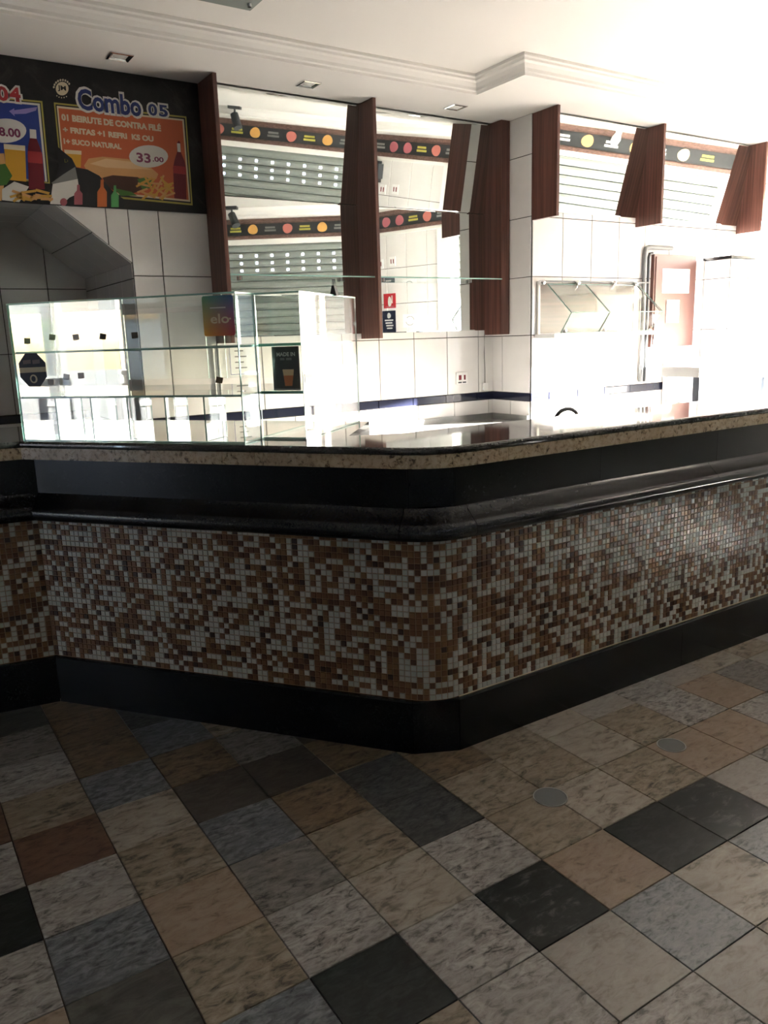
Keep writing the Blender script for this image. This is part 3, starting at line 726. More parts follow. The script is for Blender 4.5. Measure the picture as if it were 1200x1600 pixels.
t = thing('round_arrow_sign', fpier((s0 + s1) / 2, 0, z0), 'pale square sign with grey swirl symbol on the tiled pier', 'sign')
flat(fpier, s0, s1, z0, z1, 0, .003).build('plate', 'paper', t)
sm, zm, w_ = (s0 + s1) / 2, (z0 + z1) / 2, (s1 - s0)
for st in (0.2, pi + 0.2):
    m = MB(); m.tube([fpier(sm + w_ * .28 * cos(st + k * .28), .004, zm + w_ * .24 * sin(st + k * .28)) for k in range(9)], .0035, 6); m.build('swirl', 'p_grey', t)
s0, s1, z0, z1 = pier_sign(589, 247, 600, 276, TILT); z1 = min(z1, BZ0 - .08); z0 = min(z0, z1 - .2)
t = thing('soap_dispenser', fpier((s0 + s1) / 2, .04, z0), 'dark wall-mounted dispenser high on the tiled pier', 'dispenser')
m = MB(); m.box(s0, s1, 0, .09, z0 + .04, z1, fpier); m.build('body', 'darkgrey', t)
MB().box(s0 + .02, s1 - .02, .0, .11, z0, z0 + .04, fpier).build('lever', 'black', t)
MB().tube([fpier((s0 + s1) / 2, .045, z1), fpier((s0 + s1) / 2, .045, z1 + .03)], .04, 14).build('cap', 'black', t)
for u_, lab in ((597, 'left white power outlet high on the tiled pier'), (617, 'right white power outlet high on the tiled pier')):
    s0, s1, z0, z1 = pier_sign(u_ - 5, 289, u_ + 6, 303, TILT)
    t = thing('wall_outlet', fpier((s0 + s1) / 2, 0, z0), lab, 'outlet', 'outlets on the tiled pier')
    flat(fpier, s0, s1, z0, z1, 0, .008).build('plate', 'white', t)
    for q in (-1, 1): MB().box((s0 + s1) / 2 + q * .018 - .007, (s0 + s1) / 2 + q * .018 + .007, .008, .010, (z0 + z1) / 2 - .025, (z0 + z1) / 2 + .025, fpier).build('socket', 'p_maroon', t)
# spotlight over the shuttered front and a bent bulb over the raised one
s_, z_ = mirror_to_plane(372, 160, TILT, D - .017, MZ, L1A, L1B)
t = thing('ceiling_spotlight', fr1(s_, .18, ZC), 'black ceiling spotlight over the closed shutter', 'spotlight')
MB().box(s_ - .07, s_ + .07, .14, .24, ZC - .03, ZC, fr1).build('base', 'darkgrey', t)
MB().tube([fr1(s_, .18, ZC - .03), fr1(s_, .18, ZC - .10)], .012, 8).build('arm', 'darkgrey', t)
MB().tube([fr1(s_ - .01, .16, ZC - .08), fr1(s_ + .05, .22, ZC - .22)], [.045, .05], 14).build('head', 'darkgrey', t)
t = thing('bare_bulb', fr3(1.0, .12, BZ1 - .1), 'cream bent lamp holder with bulb hanging before the fascia', 'lamp')
MB().tube([fr3(1.0, .0, BZ1 + .05), fr3(1.0, .10, BZ1 + .04), fr3(.99, .13, BZ1 - .02)], .03, 10).build('holder', 'white', t)
MB().tube([fr3(.99, .13, BZ1 - .02), fr3(.98, .135, BZ1 - .06), fr3(.96, .14, BZ1 - .11), fr3(.95, .14, BZ1 - .13)], [.03, .045, .04, .01], 12).build('bulb', 'bulb', t)

# ================================================================== BAR COUNTER
THETA = radians(127.5)
BD = V3((1, 0, 0)); YB = 2.083
APEX = V3((PC0.x + (PC0.y - YB) * 0.6088 / 0.7934, YB, 0))
LD = V3((cos(radians(171)), sin(radians(171)), 0))
LEFT = PC0 + LD * 2.2; RIGHT = V3((5.15, YB, 0))
def corner_path(setback, n):
    """left end, concave corner, A run, convex corner rounded with n segments, B run"""
    t0, t1 = -AD, BD
    p0, p1 = APEX - t0 * setback, APEX + t1 * setback
    ang = math.acos(t0.dot(t1)); R_ = setback / math.tan(ang / 2); out = [LEFT, PC0]
    nrm = V3((t0.y, -t0.x, 0)); c = p0 - nrm * R_       # centre lies on the inner side
    for k in range(n + 1):
        a = ang * k / n; q = nrm * cos(a) + t0 * sin(a)
        out.append(c + q * R_)
    return out + [RIGHT]
facet = corner_path(0.095, 1); rnd = corner_path(0.105, 10)
ctr = thing('bar_counter', (1.9, 2.6, 0), 'bar counter clad in brown and white mosaic with black granite plinth', 'counter')
def cut(path, cuts):
    """split a polyline at path lengths; yields sub-polylines"""
    L = [0]
    for p, q in zip(path, path[1:]): L.append(L[-1] + (q - p).length)
    cs = [0] + sorted(c for c in cuts if 0.02 < c < L[-1] - .02) + [L[-1]]
    def at(s):
        for k in range(len(L) - 1):
            if s <= L[k + 1] + 1e-9: return path[k] + (path[k + 1] - path[k]) * ((s - L[k]) / (L[k + 1] - L[k]))
    for a, b in zip(cs, cs[1:]):
        yield [at(a)] + [path[k] for k in range(len(path)) if a + 1e-4 < L[k] < b - 1e-4] + [at(b)]
def seam(path, cuts, prof, name, mat, parent, gap=.0012, smooth=False):
    for sub in cut(path, cuts):
        e0 = (sub[1] - sub[0]).normalized(); e1 = (sub[-1] - sub[-2]).normalized()
        sub = [sub[0] + e0 * gap] + sub[1:-1] + [sub[-1] - e1 * gap]
        o = sweep(sub, prof).build(name, mat, parent)
        if smooth: smooth_by_angle(o)
lenL, lenA = 2.2, (APEX - PC0).length
fa0, fa1 = lenL + lenA - .095, lenL + lenA - .095 + (facet[3] - facet[2]).length
core = sweep(facet, [(-.03, .0), (-.03, 1.05), (-.16, 1.05), (-.16, 0)]).build('core', 'blackpanel', ctr)
seam(facet, [lenL, fa0, fa1, fa1 + 1.25, fa1 + 2.5, fa1 + 3.6], [(0, 0), (0, .196), (-.004, .202), (-.028, .202), (-.028, 0)], 'plinth_slab', 'blackpanel', ctr)
MB_, MT_ = 0.204, 0.798
sweep(rnd, [(-.018, MB_ - .002), (-.018, MT_), (-.029, MT_), (-.029, MB_ - .002)]).build('mosaic_grout', 'mgrout', ctr)
# ledge with rounded nose and sloping back
led = [(-.03, MT_), (.026, MT_), (.034, MT_ + .006), (.040, MT_ + .018), (.040, MT_ + .036), (.034, MT_ + .048), (.022, MT_ + .058), (-.015, MT_ + .092), (-.022, MT_ + .105), (-.03, MT_ + .105)]
LR = lenL + lenA
seam(rnd, [lenL, fa0 - .02, fa1 + .06, fa1 + 1.4, fa1 + 2.7], led, 'ledge', 'blackgran', ctr, smooth=True)
seam(facet, [lenL, fa0, fa1, fa1 + .72, fa1 + 1.45, fa1 + 2.3], [(-.02, MT_ + .105), (-.02, 1.055), (-.029, 1.055), (-.029, MT_ + .105)], 'upper_panel', 'blackpanel', ctr)
# mosaic tiles, 27 rows, following the rounded corner
PIT = 0.022
P_off = offset_path(rnd, -.018)
cum = [0]
for p, q in zip(P_off, P_off[1:]): cum.append(cum[-1] + (q - p).length)
def at_len(s):
    for k in range(len(cum) - 1):
        if s <= cum[k + 1]:
            d = (P_off[k + 1] - P_off[k]).normalized(); return P_off[k] + d * (s - cum[k]), d
    d = (P_off[-1] - P_off[-2]).normalized(); return P_off[-1], d
mr = random.Random(21)
mm = ['mos_w', 'mos_w2', 'mos_b1', 'mos_b2', 'mos_b3', 'mos_b4']
NR = 27; joined = MB(); mosme = {}
T_ = 0.0198; TH = .0042
def mos_local():
    b = .0012; h = T_ / 2
    return [(-h, 0, -h), (h, 0, -h), (h, 0, h), (-h, 0, h), (-h + b, -TH, -h + b), (h - b, -TH, -h + b), (h - b, -TH, h - b), (-h + b, -TH, h - b)], [(0, 1, 5, 4), (1, 2, 6, 5), (2, 3, 7, 6), (3, 0, 4, 7), (4, 5, 6, 7)]
mv, mf = mos_local()
for k in range(6):
    me = bpy.data.meshes.new('mosaic_tile'); me.from_pydata(mv, [], mf); me.materials.append(M[mm[k]]); me.update(); mosme[k] = me
sC = cum[2] + (cum[-2] - cum[2]) * 0.5
ncol = int(cum[-1] / PIT); kc = int(sC / PIT)
grid_c = {}
for k in range(int((cum[1] - 0.95) / PIT), ncol):
    s = (k + .5) * PIT; p, d = at_len(s); rz = math.atan2(d.y, d.x)
    for r in range(NR):
        z = MB_ + (r + .5) * PIT
        prev = grid_c.get((k - 1, r)); below = grid_c.get((k, r - 1))
        pw = 0.37 + (.12 if prev and below else 0) + (.07 if prev != below else 0)
        iswhite = mr.random() < pw; grid_c[(k, r)] = iswhite
        c = (0 if mr.random() < .7 else 1) if iswhite else mr.choices((2, 3, 4, 5), (5, 3, 3, 1))[0]
        if abs(k - kc) <= 5: put('mosaic_tile', mosme[c], ctr, (p.x, p.y, z), rz)
        else:
            i0 = len(joined.v); n = V3((d.y, -d.x, 0))
            for x, y_, zz in mv:
                q = p + d * x + n * (-y_) + V3((0, 0, z + zz)); joined.v.append((q.x, q.y, q.z))
            joined.f += [tuple(i0 + a for a in f_) for f_ in mf]; joined.mi += [c] * 5
tag(joined.build('mosaic_field', mm, ctr, recalc=False), kind='stuff')
# grey mastic line over the plinth on the long side
sweep([rnd[-2], RIGHT], [(-.013, MB_ - .003), (-.013, MB_ + .002), (-.018, MB_ + .002), (-.018, MB_ - .003)]).build('mastic_line', 'p_cream', ctr)

# ---- countertop: dark polished slab with speckled granite apron
CT0, CT1 = 1.098, 1.122
ctop = thing('countertop', (1.9, 2.6, CT0), 'dark polished stone countertop with speckled gold granite apron', 'countertop')
OV = 0.072
front = offset_path(rnd, OV)
def line_int(p, d, q, e):
    k = d.x * e.y - d.y * e.x; w = q - p; return p + d * ((w.x * e.y - w.y * e.x) / k)
nA = V3((-AD.y, AD.x, 0)); nA = V3((-AD.y, AD.x, 0))
nrmA = V3(((-AD).y, -(-AD).x, 0)); bkA = PC0 - nrmA * 0.93
nrmL = V3(((-LD).y, -(-LD).x, 0)); bkL = PC0 - nrmL * 0.62
yBk = 2.45
flat2 = lambda p: V3((p.x, p.y, 0))
qa, qb = flat2(pixz(545, 681, CT1)), flat2(pixz(577, 658, CT1))          # the slab is deeper where the display case stands
bk = [V3((RIGHT.x, yBk, 0)), V3((1.66, yBk, 0)), qa, qb, line_int(qb, AD, bkL, LD), LEFT - nrmL * 0.62]
m = MB()
nose = [(OV - .006, CT0), (OV - .001, CT0 + .004), (OV, CT0 + .010), (OV - .001, CT0 + .016), (OV - .005, CT1 - .003), (OV - .011, CT1)]
rows = [[p + V3((0, 0, z)) for p in offset_path(rnd, o)] for o, z in nose]
m.grid(rows)
topl = rows[-1] + [p + V3((0, 0, CT1)) for p in bk]; botl = rows[0] + [p + V3((0, 0, CT0)) for p in bk]
i = len(m.v); m.v += [tuple(p) for p in topl + botl]; n = len(topl); nf = len(rows[0])
m.f.append(tuple(i + k for k in range(n))); m.f.append(tuple(i + n + k for k in reversed(range(n))))
for k in range(nf - 1, n): m.f.append((i + k, i + (k + 1) % n, i + n + (k + 1) % n, i + n + k))
m.mi = [0] * len(m.f)
o = m.build('slab', 'topgran', ctop, recalc=False)
b_ = bmesh.new(); b_.from_mesh(o.data); bmesh.ops.remove_doubles(b_, verts=b_.verts, dist=1e-5); bmesh.ops.recalc_face_normals(b_, faces=b_.faces)
bmesh.ops.triangulate(b_, faces=[f for f in b_.faces if len(f.verts) > 4]); b_.to_mesh(o.data); b_.free()
seam(rnd, [.6, 1.4, lenL, lenL + .62, lenL + .92, lenL + 1.05, LR + .25, LR + 1.2, LR + 2.1, LR + 3.0], [(OV - .008, 1.052), (OV - .004, 1.0535), (OV - .004, CT0), (OV - .035, CT0), (OV - .035, 1.052)], 'apron_piece', 'edgegran', ctop)
MB().prism([p + V3((0, 0, 1.056)) for p in offset_path([LEFT, PC0, APEX, RIGHT], .03)] + [p + V3((0, 0, 1.056)) for p in bk], [p + V3((0, 0, CT0)) for p in offset_path([LEFT, PC0, APEX, RIGHT], .03)] + [p + V3((0, 0, CT0)) for p in bk]).build('underlay', 'blackpanel', ctop)

# ================================================================== GLASS DISPLAY CASES on the counter
ZD0, ZD1 = CT1, 1.640
c1FL, c1FR = pixz(37, 690, CT1), pixz(383, 694, CT1)
c2FR, c2BR = pixz(479, 687, CT1), pixz(565, 660, CT1)
cdv = (c1FR - c1FL); cdv.z = 0; LC1 = cdv.length; cdv.normalize()      # runs left to right along the front
fc = frame(c1FL, cdv)                                                # t grows to the back of the counter
s2 = (c2FR - c1FL).dot(cdv); t2_ = (c2FR - c1FL).dot(V3((-cdv.y, cdv.x, 0)))
DEP2 = (c2BR - c2FR).length; DEP1 = t2_ + DEP2 - .01
GT = .006
def pane(f, s0, s1, t0, t1, z0, z1, parent, name='glass_pane', edge='glassedge'):
    """thin glass sheet: large faces clear, narrow faces green"""
    dims = (s1 - s0, t1 - t0, z1 - z0); k = dims.index(min(dims))
    m = MB(); m.box(s0, s1, t0, t1, z0, z1, f)
    big = {0: (3, 5), 1: (2, 4), 2: (0, 1)}[k]
    m.mi = [0 if q in big else 1 for q in range(6)]
    return m.build(name, ['glass', edge], parent)
case1 = thing('display_case', fc(LC1 / 2, DEP1 / 2, ZD0), 'empty glass display case with stepped right end standing on the bar', 'display case')
pane(fc, 0, LC1, 0, GT, ZD0, ZD1 - GT, case1, 'front_pane')
pane(fc, 0, GT, GT, DEP1, ZD0, ZD1 - GT, case1, 'side_pane'); pane(fc, LC1 - GT, LC1, GT, t2_ - .001, ZD0, ZD1 - GT, case1, 'side_pane')
pane(fc, 0, LC1, 0, DEP1, ZD1 - GT, ZD1, case1, 'top_pane'); pane(fc, GT, LC1 - GT, GT, DEP1, ZD0 + .001, ZD0 + .007, case1, 'base_pane')
def shelf_z(u, v, s):       # height of a shelf front edge seen at pixel, on the plane t = 0.01
    p0 = fc(0, .01, 0); nn = V3((-cdv.y, cdv.x, 0)); d = ray(u, v); q = CAMP + d * (nn.dot(p0 - CAMP) / nn.dot(d)); return q.z
za, zb = shelf_z(215, 546, 0), shelf_z(200, 620, 0)
pane(fc, GT, LC1 - GT, .012, DEP1 - .05, za - .004, za + .004, case1, 'shelf'); pane(fc, GT, LC1 - GT, .012, DEP1 - .02, zb - .004, zb + .004, case1, 'shelf')
for k in range(1, 6):
    s = LC1 * k / 6; pane(fc, s - .003, s + .003, .014, .162, ZD0 + .008, zb - .005, case1, 'divider')
# sliding rear door, part open
pane(fc, .02, LC1 * .55, DEP1 - .016, DEP1 - .010, zb + .03, ZD1 - .03, case1, 'sliding_door'); pane(fc, LC1 * .45, LC1 - .02, DEP1 - .008, DEP1 - .002, zb + .03, ZD1 - .03, case1, 'sliding_door')
case2 = case1
sa, sb = LC1 + .004, s2
pane(fc, sa, sb, t2_, t2_ + GT, ZD0, ZD1 - GT, case2, 'front_pane'); pane(fc, sb - GT, sb, t2_ + GT, t2_ + DEP2, ZD0, ZD1 - GT, case2, 'side_pane')
pane(fc, sa, sb, t2_, t2_ + DEP2, ZD1 - GT, ZD1, case2, 'top_pane'); pane(fc, sa, sb - GT, t2_ + GT, t2_ + DEP2, ZD0 + .001, ZD0 + .007, case2, 'base_pane')
pane(fc, sa, sb - GT, t2_ + .008, t2_ + DEP2 - .05, za - .004, za + .006, case2, 'shelf', 'glassteal'); pane(fc, sa, sb - GT, t2_ + .008, t2_ + DEP2 - .05, zb - .004, zb + .006, case2, 'shelf', 'glassteal')

# ---- lettering helper: text fitted to a rectangle of a plane (s, z) -> world through f
_fonts = {}
def text_mesh(txt, bold=0.0):
    c = bpy.data.curves.new('txt', 'FONT'); c.body = txt; c.size = 1.0; c.offset = bold; c.resolution_u = 3; c.fill_mode = 'FRONT'
    o = bpy.data.objects.new('txt', c); COL.objects.link(o)
    bpy.context.view_layer.update()
    dg = bpy.context.evaluated_depsgraph_get(); me = bpy.data.meshes.new_from_object(o.evaluated_get(dg))
    COL.objects.unlink(o); bpy.data.objects.remove(o); bpy.data.curves.remove(c)
    return me
def lettering(txt, f, s0, s1, z0, z1, t, mat, parent, bold=0.0, name='lettering', grow=0.0, slant=0.0, th=0.0008):
    me = text_mesh(txt, bold); vs = [v.co.copy() for v in me.vertices]
    x0, x1 = min(v.x for v in vs), max(v.x for v in vs); y0, y1 = min(v.y for v in vs), max(v.y for v in vs)
    s0 -= grow; s1 += grow; z0 -= grow; z1 += grow
    for v, c in zip(me.vertices, vs):
        a = (c.x - x0) / (x1 - x0); b = (c.y - y0) / (y1 - y0)
        v.co = f(s0 + (s1 - s0) * a, t, z0 + (z1 - z0) * b + slant * a)
    me.materials.clear(); me.materials.append(M[mat]); me.update()
    return put(name, me, parent)
def poly_print(pts, f, t, mat, parent, name, th=.0006):
    A = [f(s, t, z) for s, z in pts]; B = [f(s, t + th, z) for s, z in pts]
    return MB().prism(A, B).build(name, mat, parent)
# plane frames for pixel -> (s, z); fwall has t growing towards the room
YM = D - .016
fwall = lambda s, t, z: V3((s, YM - t, z))
def wp(u, v): p = pixy(u, v, YM); return (p.x, p.z)
def wpoly(px): return [wp(u, v) for u, v in px]
def ell(cx, cy, a, b, n=24): return [(cx + a * cos(2 * pi * k / n), cy + b * sin(2 * pi * k / n)) for k in range(n)]

# ---- stickers on the cases
nC = V3((-cdv.y, cdv.x, 0))
def cp(u, v, t=0.0):
    p0 = fc(0, t, 0); d = ray(u, v); q = CAMP + d * (nC.dot(p0 - CAMP) / nC.dot(d)); return ((V3((q.x, q.y, 0)) - V3((c1FL.x, c1FL.y, 0))).dot(cdv), q.z)
ff_ = lambda s, t, z: fc(s, -.0006 - t, z)
t = thing('octagonal_sticker', fc(*(cp(51, 605)[0], 0, cp(51, 605)[1])), 'navy octagonal sticker with pale band at the left end of the display glass', 'sticker')
cx, cz = cp(51.5, 578); ax = (cp(73, 578)[0] - cp(30, 578)[0]) / 2; az = (cp(51, 551)[1] - cp(51, 605)[1]) / 2
poly_print([(cx + ax * 1.05 * cos(pi / 8 + k * pi / 4), cz + az * 1.05 * sin(pi / 8 + k * pi / 4)) for k in range(8)], ff_, 0, 'navy', t, 'plate')
poly_print([(cx - ax * .95, cz - az * .17), (cx + ax * .95, cz - az * .12), (cx + ax * .95, cz + az * .17), (cx - ax * .95, cz + az * .13)], ff_, .001, 'p_text', t, 'pale_band')
for q0, q1 in ((-.62, -.06), (.06, .58)): poly_print([(cx + ax * q0, cz + az * .34), (cx + ax * q1, cz + az * .37), (cx + ax * q1, cz + az * .60), (cx + ax * q0, cz + az * .56)], ff_, .001, 'p_mauve', t, 'blurred_lettering')
poly_print(ell(cx, cz - az * .52, ax * .27, az * .25), ff_, .001, 'p_text', t, 'round_logo'); poly_print(ell(cx, cz - az * .52, ax * .15, az * .17), ff_, .0018, 'navy', t, 'logo_mark')
# square rainbow card sticker
s0, z1 = cp(315, 463); s1, z0 = cp(368, 524)
t = thing('card_sticker', fc((s0 + s1) / 2, 0, z0), 'square rainbow card payment sticker reading elo on the display case', 'sticker')
me = bpy.data.meshes.new('plate'); r = .008
pts = []
for qx, qz, a0 in ((s1 - r, z1 - r, 0), (s0 + r, z1 - r, pi / 2), (s0 + r, z0 + r, pi), (s1 - r, z0 + r, 1.5 * pi)): pts += [(qx + r * cos(a0 + k * pi / 8), qz + r * sin(a0 + k * pi / 8)) for k in range(5)]
nB = len(pts)
me.from_pydata([tuple(ff_(s, 0.0, z)) for s, z in pts] + [tuple(ff_(s, .0006, z)) for s, z in pts], [], [tuple(reversed(range(nB))), tuple(nB + k for k in range(nB))] + [(k, (k + 1) % nB, nB + (k + 1) % nB, nB + k) for k in range(nB)])
uvl = me.uv_layers.new()
for l in me.loops:
    s, z = pts[l.vertex_index % nB]; uvl.data[l.index].uv = ((s - s0) / (s1 - s0), (z - z0) / (z1 - z0))
me.materials.append(M['elo']); put('plate', me, t)
lettering('elo', ff_, s0 + (s1 - s0) * .24, s0 + (s1 - s0) * .84, z0 + (z1 - z0) * .31, z0 + (z1 - z0) * .55, .0012, 'p_cream', t, .02)
MB().box(s0 + (s1 - s0) * .84, s0 + (s1 - s0) * .90, -.0022, -.0016, z0 + (z1 - z0) * .40, z0 + (z1 - z0) * .44, fc).build('logo_dash', 'p_cream', t)
MB().box(s0 + (s1 - s0) * .25, s0 + (s1 - s0) * .75, -.0022, -.0016, z0 + (z1 - z0) * .685, z0 + (z1 - z0) * .715, fc).build('small_lettering', 'p_wh', t)
# chalkboard style sign inside the narrow case
T2 = t2_ + .014
fs = lambda s, t, z: fc(s, T2 - t, z)
s0, z1 = cp(424, 541, T2); s1, z0 = cp(470, 611, T2)
s1 = min(s1, sb - .012); z0 = max(z0, zb + .008); z1 = min(z1, za - .006)
t = thing('drink_sign', fc((s0 + s1) / 2, T2, z0), 'small black drink sign with an orange cup at the right end of the display case', 'sign')
MB().box(s0, s1, T2, T2 + .004, z0, z1, fc).build('board', 'p_k', t)
MB().box(s0 + .002, s1 - .002, T2 - .0012, T2 - .0002, z0 + .002, z0 + .006, fc).build('lower_border', 'p_grey', t)
w_, hh = s1 - s0, z1 - z0
lettering('MADE IN', fs, s0 + w_ * .18, s1 - w_ * .14, z0 + hh * .78, z0 + hh * .87, .001, 'p_wh', t, .03)
for q0, q1 in ((.30, .46), (.52, .72)): MB().box(s0 + w_ * q0, s0 + w_ * q1, T2 - .0012, T2 - .0002, z0 + hh * .69, z0 + hh * .745, fc).build('blurred_lettering', 'p_grey', t)
poly_print([(s0 + w_ * .44, z0 + hh * .10), (s0 + w_ * .70, z0 + hh * .10), (s0 + w_ * .76, z0 + hh * .34), (s0 + w_ * .40, z0 + hh * .34)], fs, .001, 'p_orange', t, 'cup_print')
poly_print([(s0 + w_ * .40, z0 + hh * .34), (s0 + w_ * .76, z0 + hh * .34), (s0 + w_ * .79, z0 + hh * .48), (s0 + w_ * .37, z0 + hh * .48)], fs, .001, 'p_bun2', t, 'foam_print')
# little brown tape pads on the sheets of the long case
pads = [(43, 533, 'leftmost in the upper row'), (82, 527, 'second in the upper row'), (119, 527, 'third in the upper row'), (161, 526, 'fourth in the upper row'), (211, 524, 'last in the upper row'),
        (80, 597, 'beside the octagonal sticker, lower row'), (104, 589, 'middle of the lower row'), (127, 587, 'right end of the lower row'), (343, 594, 'under the rainbow sticker')]
for u, v, lab in pads:
    s, z = cp(u, v, DEP1 * .0 + GT + .002); w_ = .0135; q = thing('tape_pad', fc(s, GT, z), 'small brown tape pad on the display glass, ' + lab, 'tape pad', 'brown tape pads on the display glass')
    a = random.uniform(-.25, .25)
    P = [(s + w_ * (x * cos(a) - y_ * sin(a)), z + w_ * .8 * (x * sin(a) + y_ * cos(a))) for x, y_ in ((-1, -1), (.2, -1), (1, -.8), (1, 1), (-1, 1))]
    MB().prism([fc(x, GT, zz) for x, zz in P], [fc(x, GT + .0015, zz) for x, zz in P]).build('pad', 'tape', q)
# binder clip on the top edge of the narrow case
pc = fc(sb - .003, t2_ + DEP2 * .60, ZD1); nn = V3((-cdv.y, cdv.x, 0)); 
t = thing('binder_clip', pc, 'black binder clip standing on the display case right edge', 'clip')
tri = [(-.014, -.004), (.014, -.004), (.004, .034), (-.004, .034)]
MB().prism([pc + cdv * x - nn * .013 + V3((0, 0, z)) for x, z in tri], [pc + cdv * x + nn * .013 + V3((0, 0, z)) for x, z in tri]).build('jaw', 'black', t)
for sgn in (-1, 1):
    MB().tube([pc + cdv * (sgn * .003) + nn * x + V3((0, 0, z)) for x, z in ((-.007, .030), (-.009, .044), (-.006, .055), (.006, .055), (.009, .044), (.007, .030))], .0014, 6).build('wire_handle', 'darkgrey', t)

# ================================================================== MENU BOARD
mt_ = thing('menu_board', (0.6, YM, 2.22), 'black printed menu board with combo meals above the serving niche', 'menu board')
bz0 = wp(200, 327)[1]; bx1 = FX[0] - .014
MB().box(-0.55, bx1, YM, D - .0065, bz0, ZS - .002).build('panel', 'boardblack', mt_)
def pr(px, t, mat, name='printed_shape'): return poly_print(wpoly(px), fwall, t, 'p_' + mat, mt_, name)
def tx(txt, ul, vb, ur, vbr, vt, t, mat, bold=.02, outline=None, go=.006):
    x0, z0 = wp(ul, vb); x1, z0b = wp(ur, vbr); z1 = wp(ul, vt)[1]; zb_ = (z0 + z0b) / 2
    if outline: lettering(txt, fwall, x0, x1, zb_, zb_ + (z1 - z0), t - .0006, 'p_' + outline, mt_, bold + .055, 'lettering_outline', go)
    return lettering(txt, fwall, x0, x1, zb_, zb_ + (z1 - z0), t, 'p_' + mat, mt_, bold)
# right meal
pr([(84, 160), (291, 182), (301, 321), (98, 302)], .0006, 'yel', 'frame_line'); pr([(86.5, 163), (289, 184.5), (298.5, 318), (100, 299)], .0012, 'k', 'frame_gap')
pr([(88.5, 165.5), (287, 186.5), (297, 315.5), (101, 296)], .0018, 'cream', 'frame_line'); pr([(91, 169), (284.5, 189), (294.5, 312.5), (103, 293)], .0024, 'or', 'picture_ground')
tx('Combo', 123, 174.5, 221, 180.5, 141, .0046, 'dblue', .03, 'wh', .012); tx('0', 232, 180.5, 246, 182, 162, .0046, 'dblue', .03, 'wh', .010); tx('5', 248.5, 182, 262.5, 184, 163.5, .0046, 'dblue', .03, 'wh', .010)
tx('01 BEIRUTE DE CONTRA FILÉ', 96.5, 191, 251.5, 203.5, 178, .0032, 'text', .055); tx('+ FRITAS +1 REFRI  KS OU', 98.7, 208, 240, 221.3, 198.5, .0032, 'text', .055); tx('1+ SUCO NATURAL', 99.8, 226, 189.7, 233, 217, .0032, 'text', .055)
pr([(100, 234), (127, 236), (126, 262), (104, 258)], .0030, 'juice', 'juice_glass'); pr([(100, 234), (127, 236), (127, 242), (101, 240)], .0036, 'cream', 'juice_foam')
pr([(131, 259), (138, 248), (160, 245), (200, 249), (232, 259), (247, 272), (244, 280), (210, 277), (175, 274), (152, 280), (138, 272)], .0030, 'bun', 'bun'); pr([(140, 256), (165, 248), (205, 253), (236, 265), (205, 264), (165, 262)], .0036, 'bun2', 'bun_highlight')
pr([(160, 278), (176, 274), (215, 277), (224, 284), (222, 298), (205, 303), (180, 300), (166, 290)], .0034, 'meat', 'filling'); pr([(214, 280), (228, 277), (240, 284), (236, 294), (222, 296)], .0038, 'green', 'lettuce'); pr([(178, 294), (205, 300), (214, 306), (188, 306)], .0038, 'green', 'lettuce')
rf = random.Random(5)
for k in range(26):
    u, v = rf.uniform(222, 268), rf.uniform(281, 306); a = rf.uniform(-1.1, 1.1); l, w_ = rf.uniform(7, 12), 1.6
    c, s = cos(a), sin(a); pr([(u - l * c - w_ * s, v - l * s + w_ * c), (u + l * c - w_ * s, v + l * s + w_ * c), (u + l * c + w_ * s, v + l * s - w_ * c), (u - l * c + w_ * s, v - l * s - w_ * c)], .0040 + .0003 * (k % 5), 'fry' if k % 3 else 'bun', 'fry')
pr([(276.5, 223), (279, 220), (281.5, 223.5), (282, 238), (288, 252), (290, 264), (291, 312), (272, 310), (270, 262), (272.5, 250), (276.5, 237)], .0044, 'maroon', 'bottle'); pr([(276, 224), (281, 224.5), (282, 238), (277, 237.5)], .0050, 'wh', 'bottle_neck'); pr([(270.3, 259), (290, 261), (290.3, 273), (270.5, 271)], .0050, 'dred', 'bottle_label')
pr(ell(231.7, 244.7, 30.5, 17.5), .0052, 'wh', 'price_oval'); tx('33', 213.5, 254, 235.5, 255, 239, .0060, 'price', .03); tx('.00', 238, 253, 255.5, 254, 245, .0060, 'price', .03)
# lower torn part with small bottles
pr([(88, 228), (97, 236), (112, 248), (119, 262), (136, 265), (155, 275), (165, 287), (178, 301), (194, 312), (194, 325), (60, 318), (60, 300), (80, 300), (92, 262)], .0054, 'k', 'dark_cut_out')
tx('D', 100.5, 254, 106.5, 255, 248, .0060, 'yel', .04)
pr([(80, 286), (98, 273), (117, 261), (121, 280), (82, 288)], .0060, 'grey', 'grey_patch'); pr([(78, 319), (82, 288), (121, 280), (124, 302), (108, 309), (97, 320)], .0060, 'wh', 'white_patch')
def bott(u, v0, v1, w_, mat):
    h_ = v1 - v0; pr([(u - w_ * .3, v0), (u + w_ * .3, v0), (u + w_ * .35, v0 + h_ * .28), (u + w_, v0 + h_ * .45), (u + w_, v1), (u - w_, v1), (u - w_, v0 + h_ * .45), (u - w_ * .35, v0 + h_ * .28)], .0068, mat, 'bottle')
bott(122, 289, 320, 6.5, 'pink'); bott(159, 281, 323.5, 7.5, 'orange'); bott(179, 290, 324, 6, 'lgreen'); pr(ell(99, 316, 5.5, 6.0), .0068, 'pink', 'round_print')
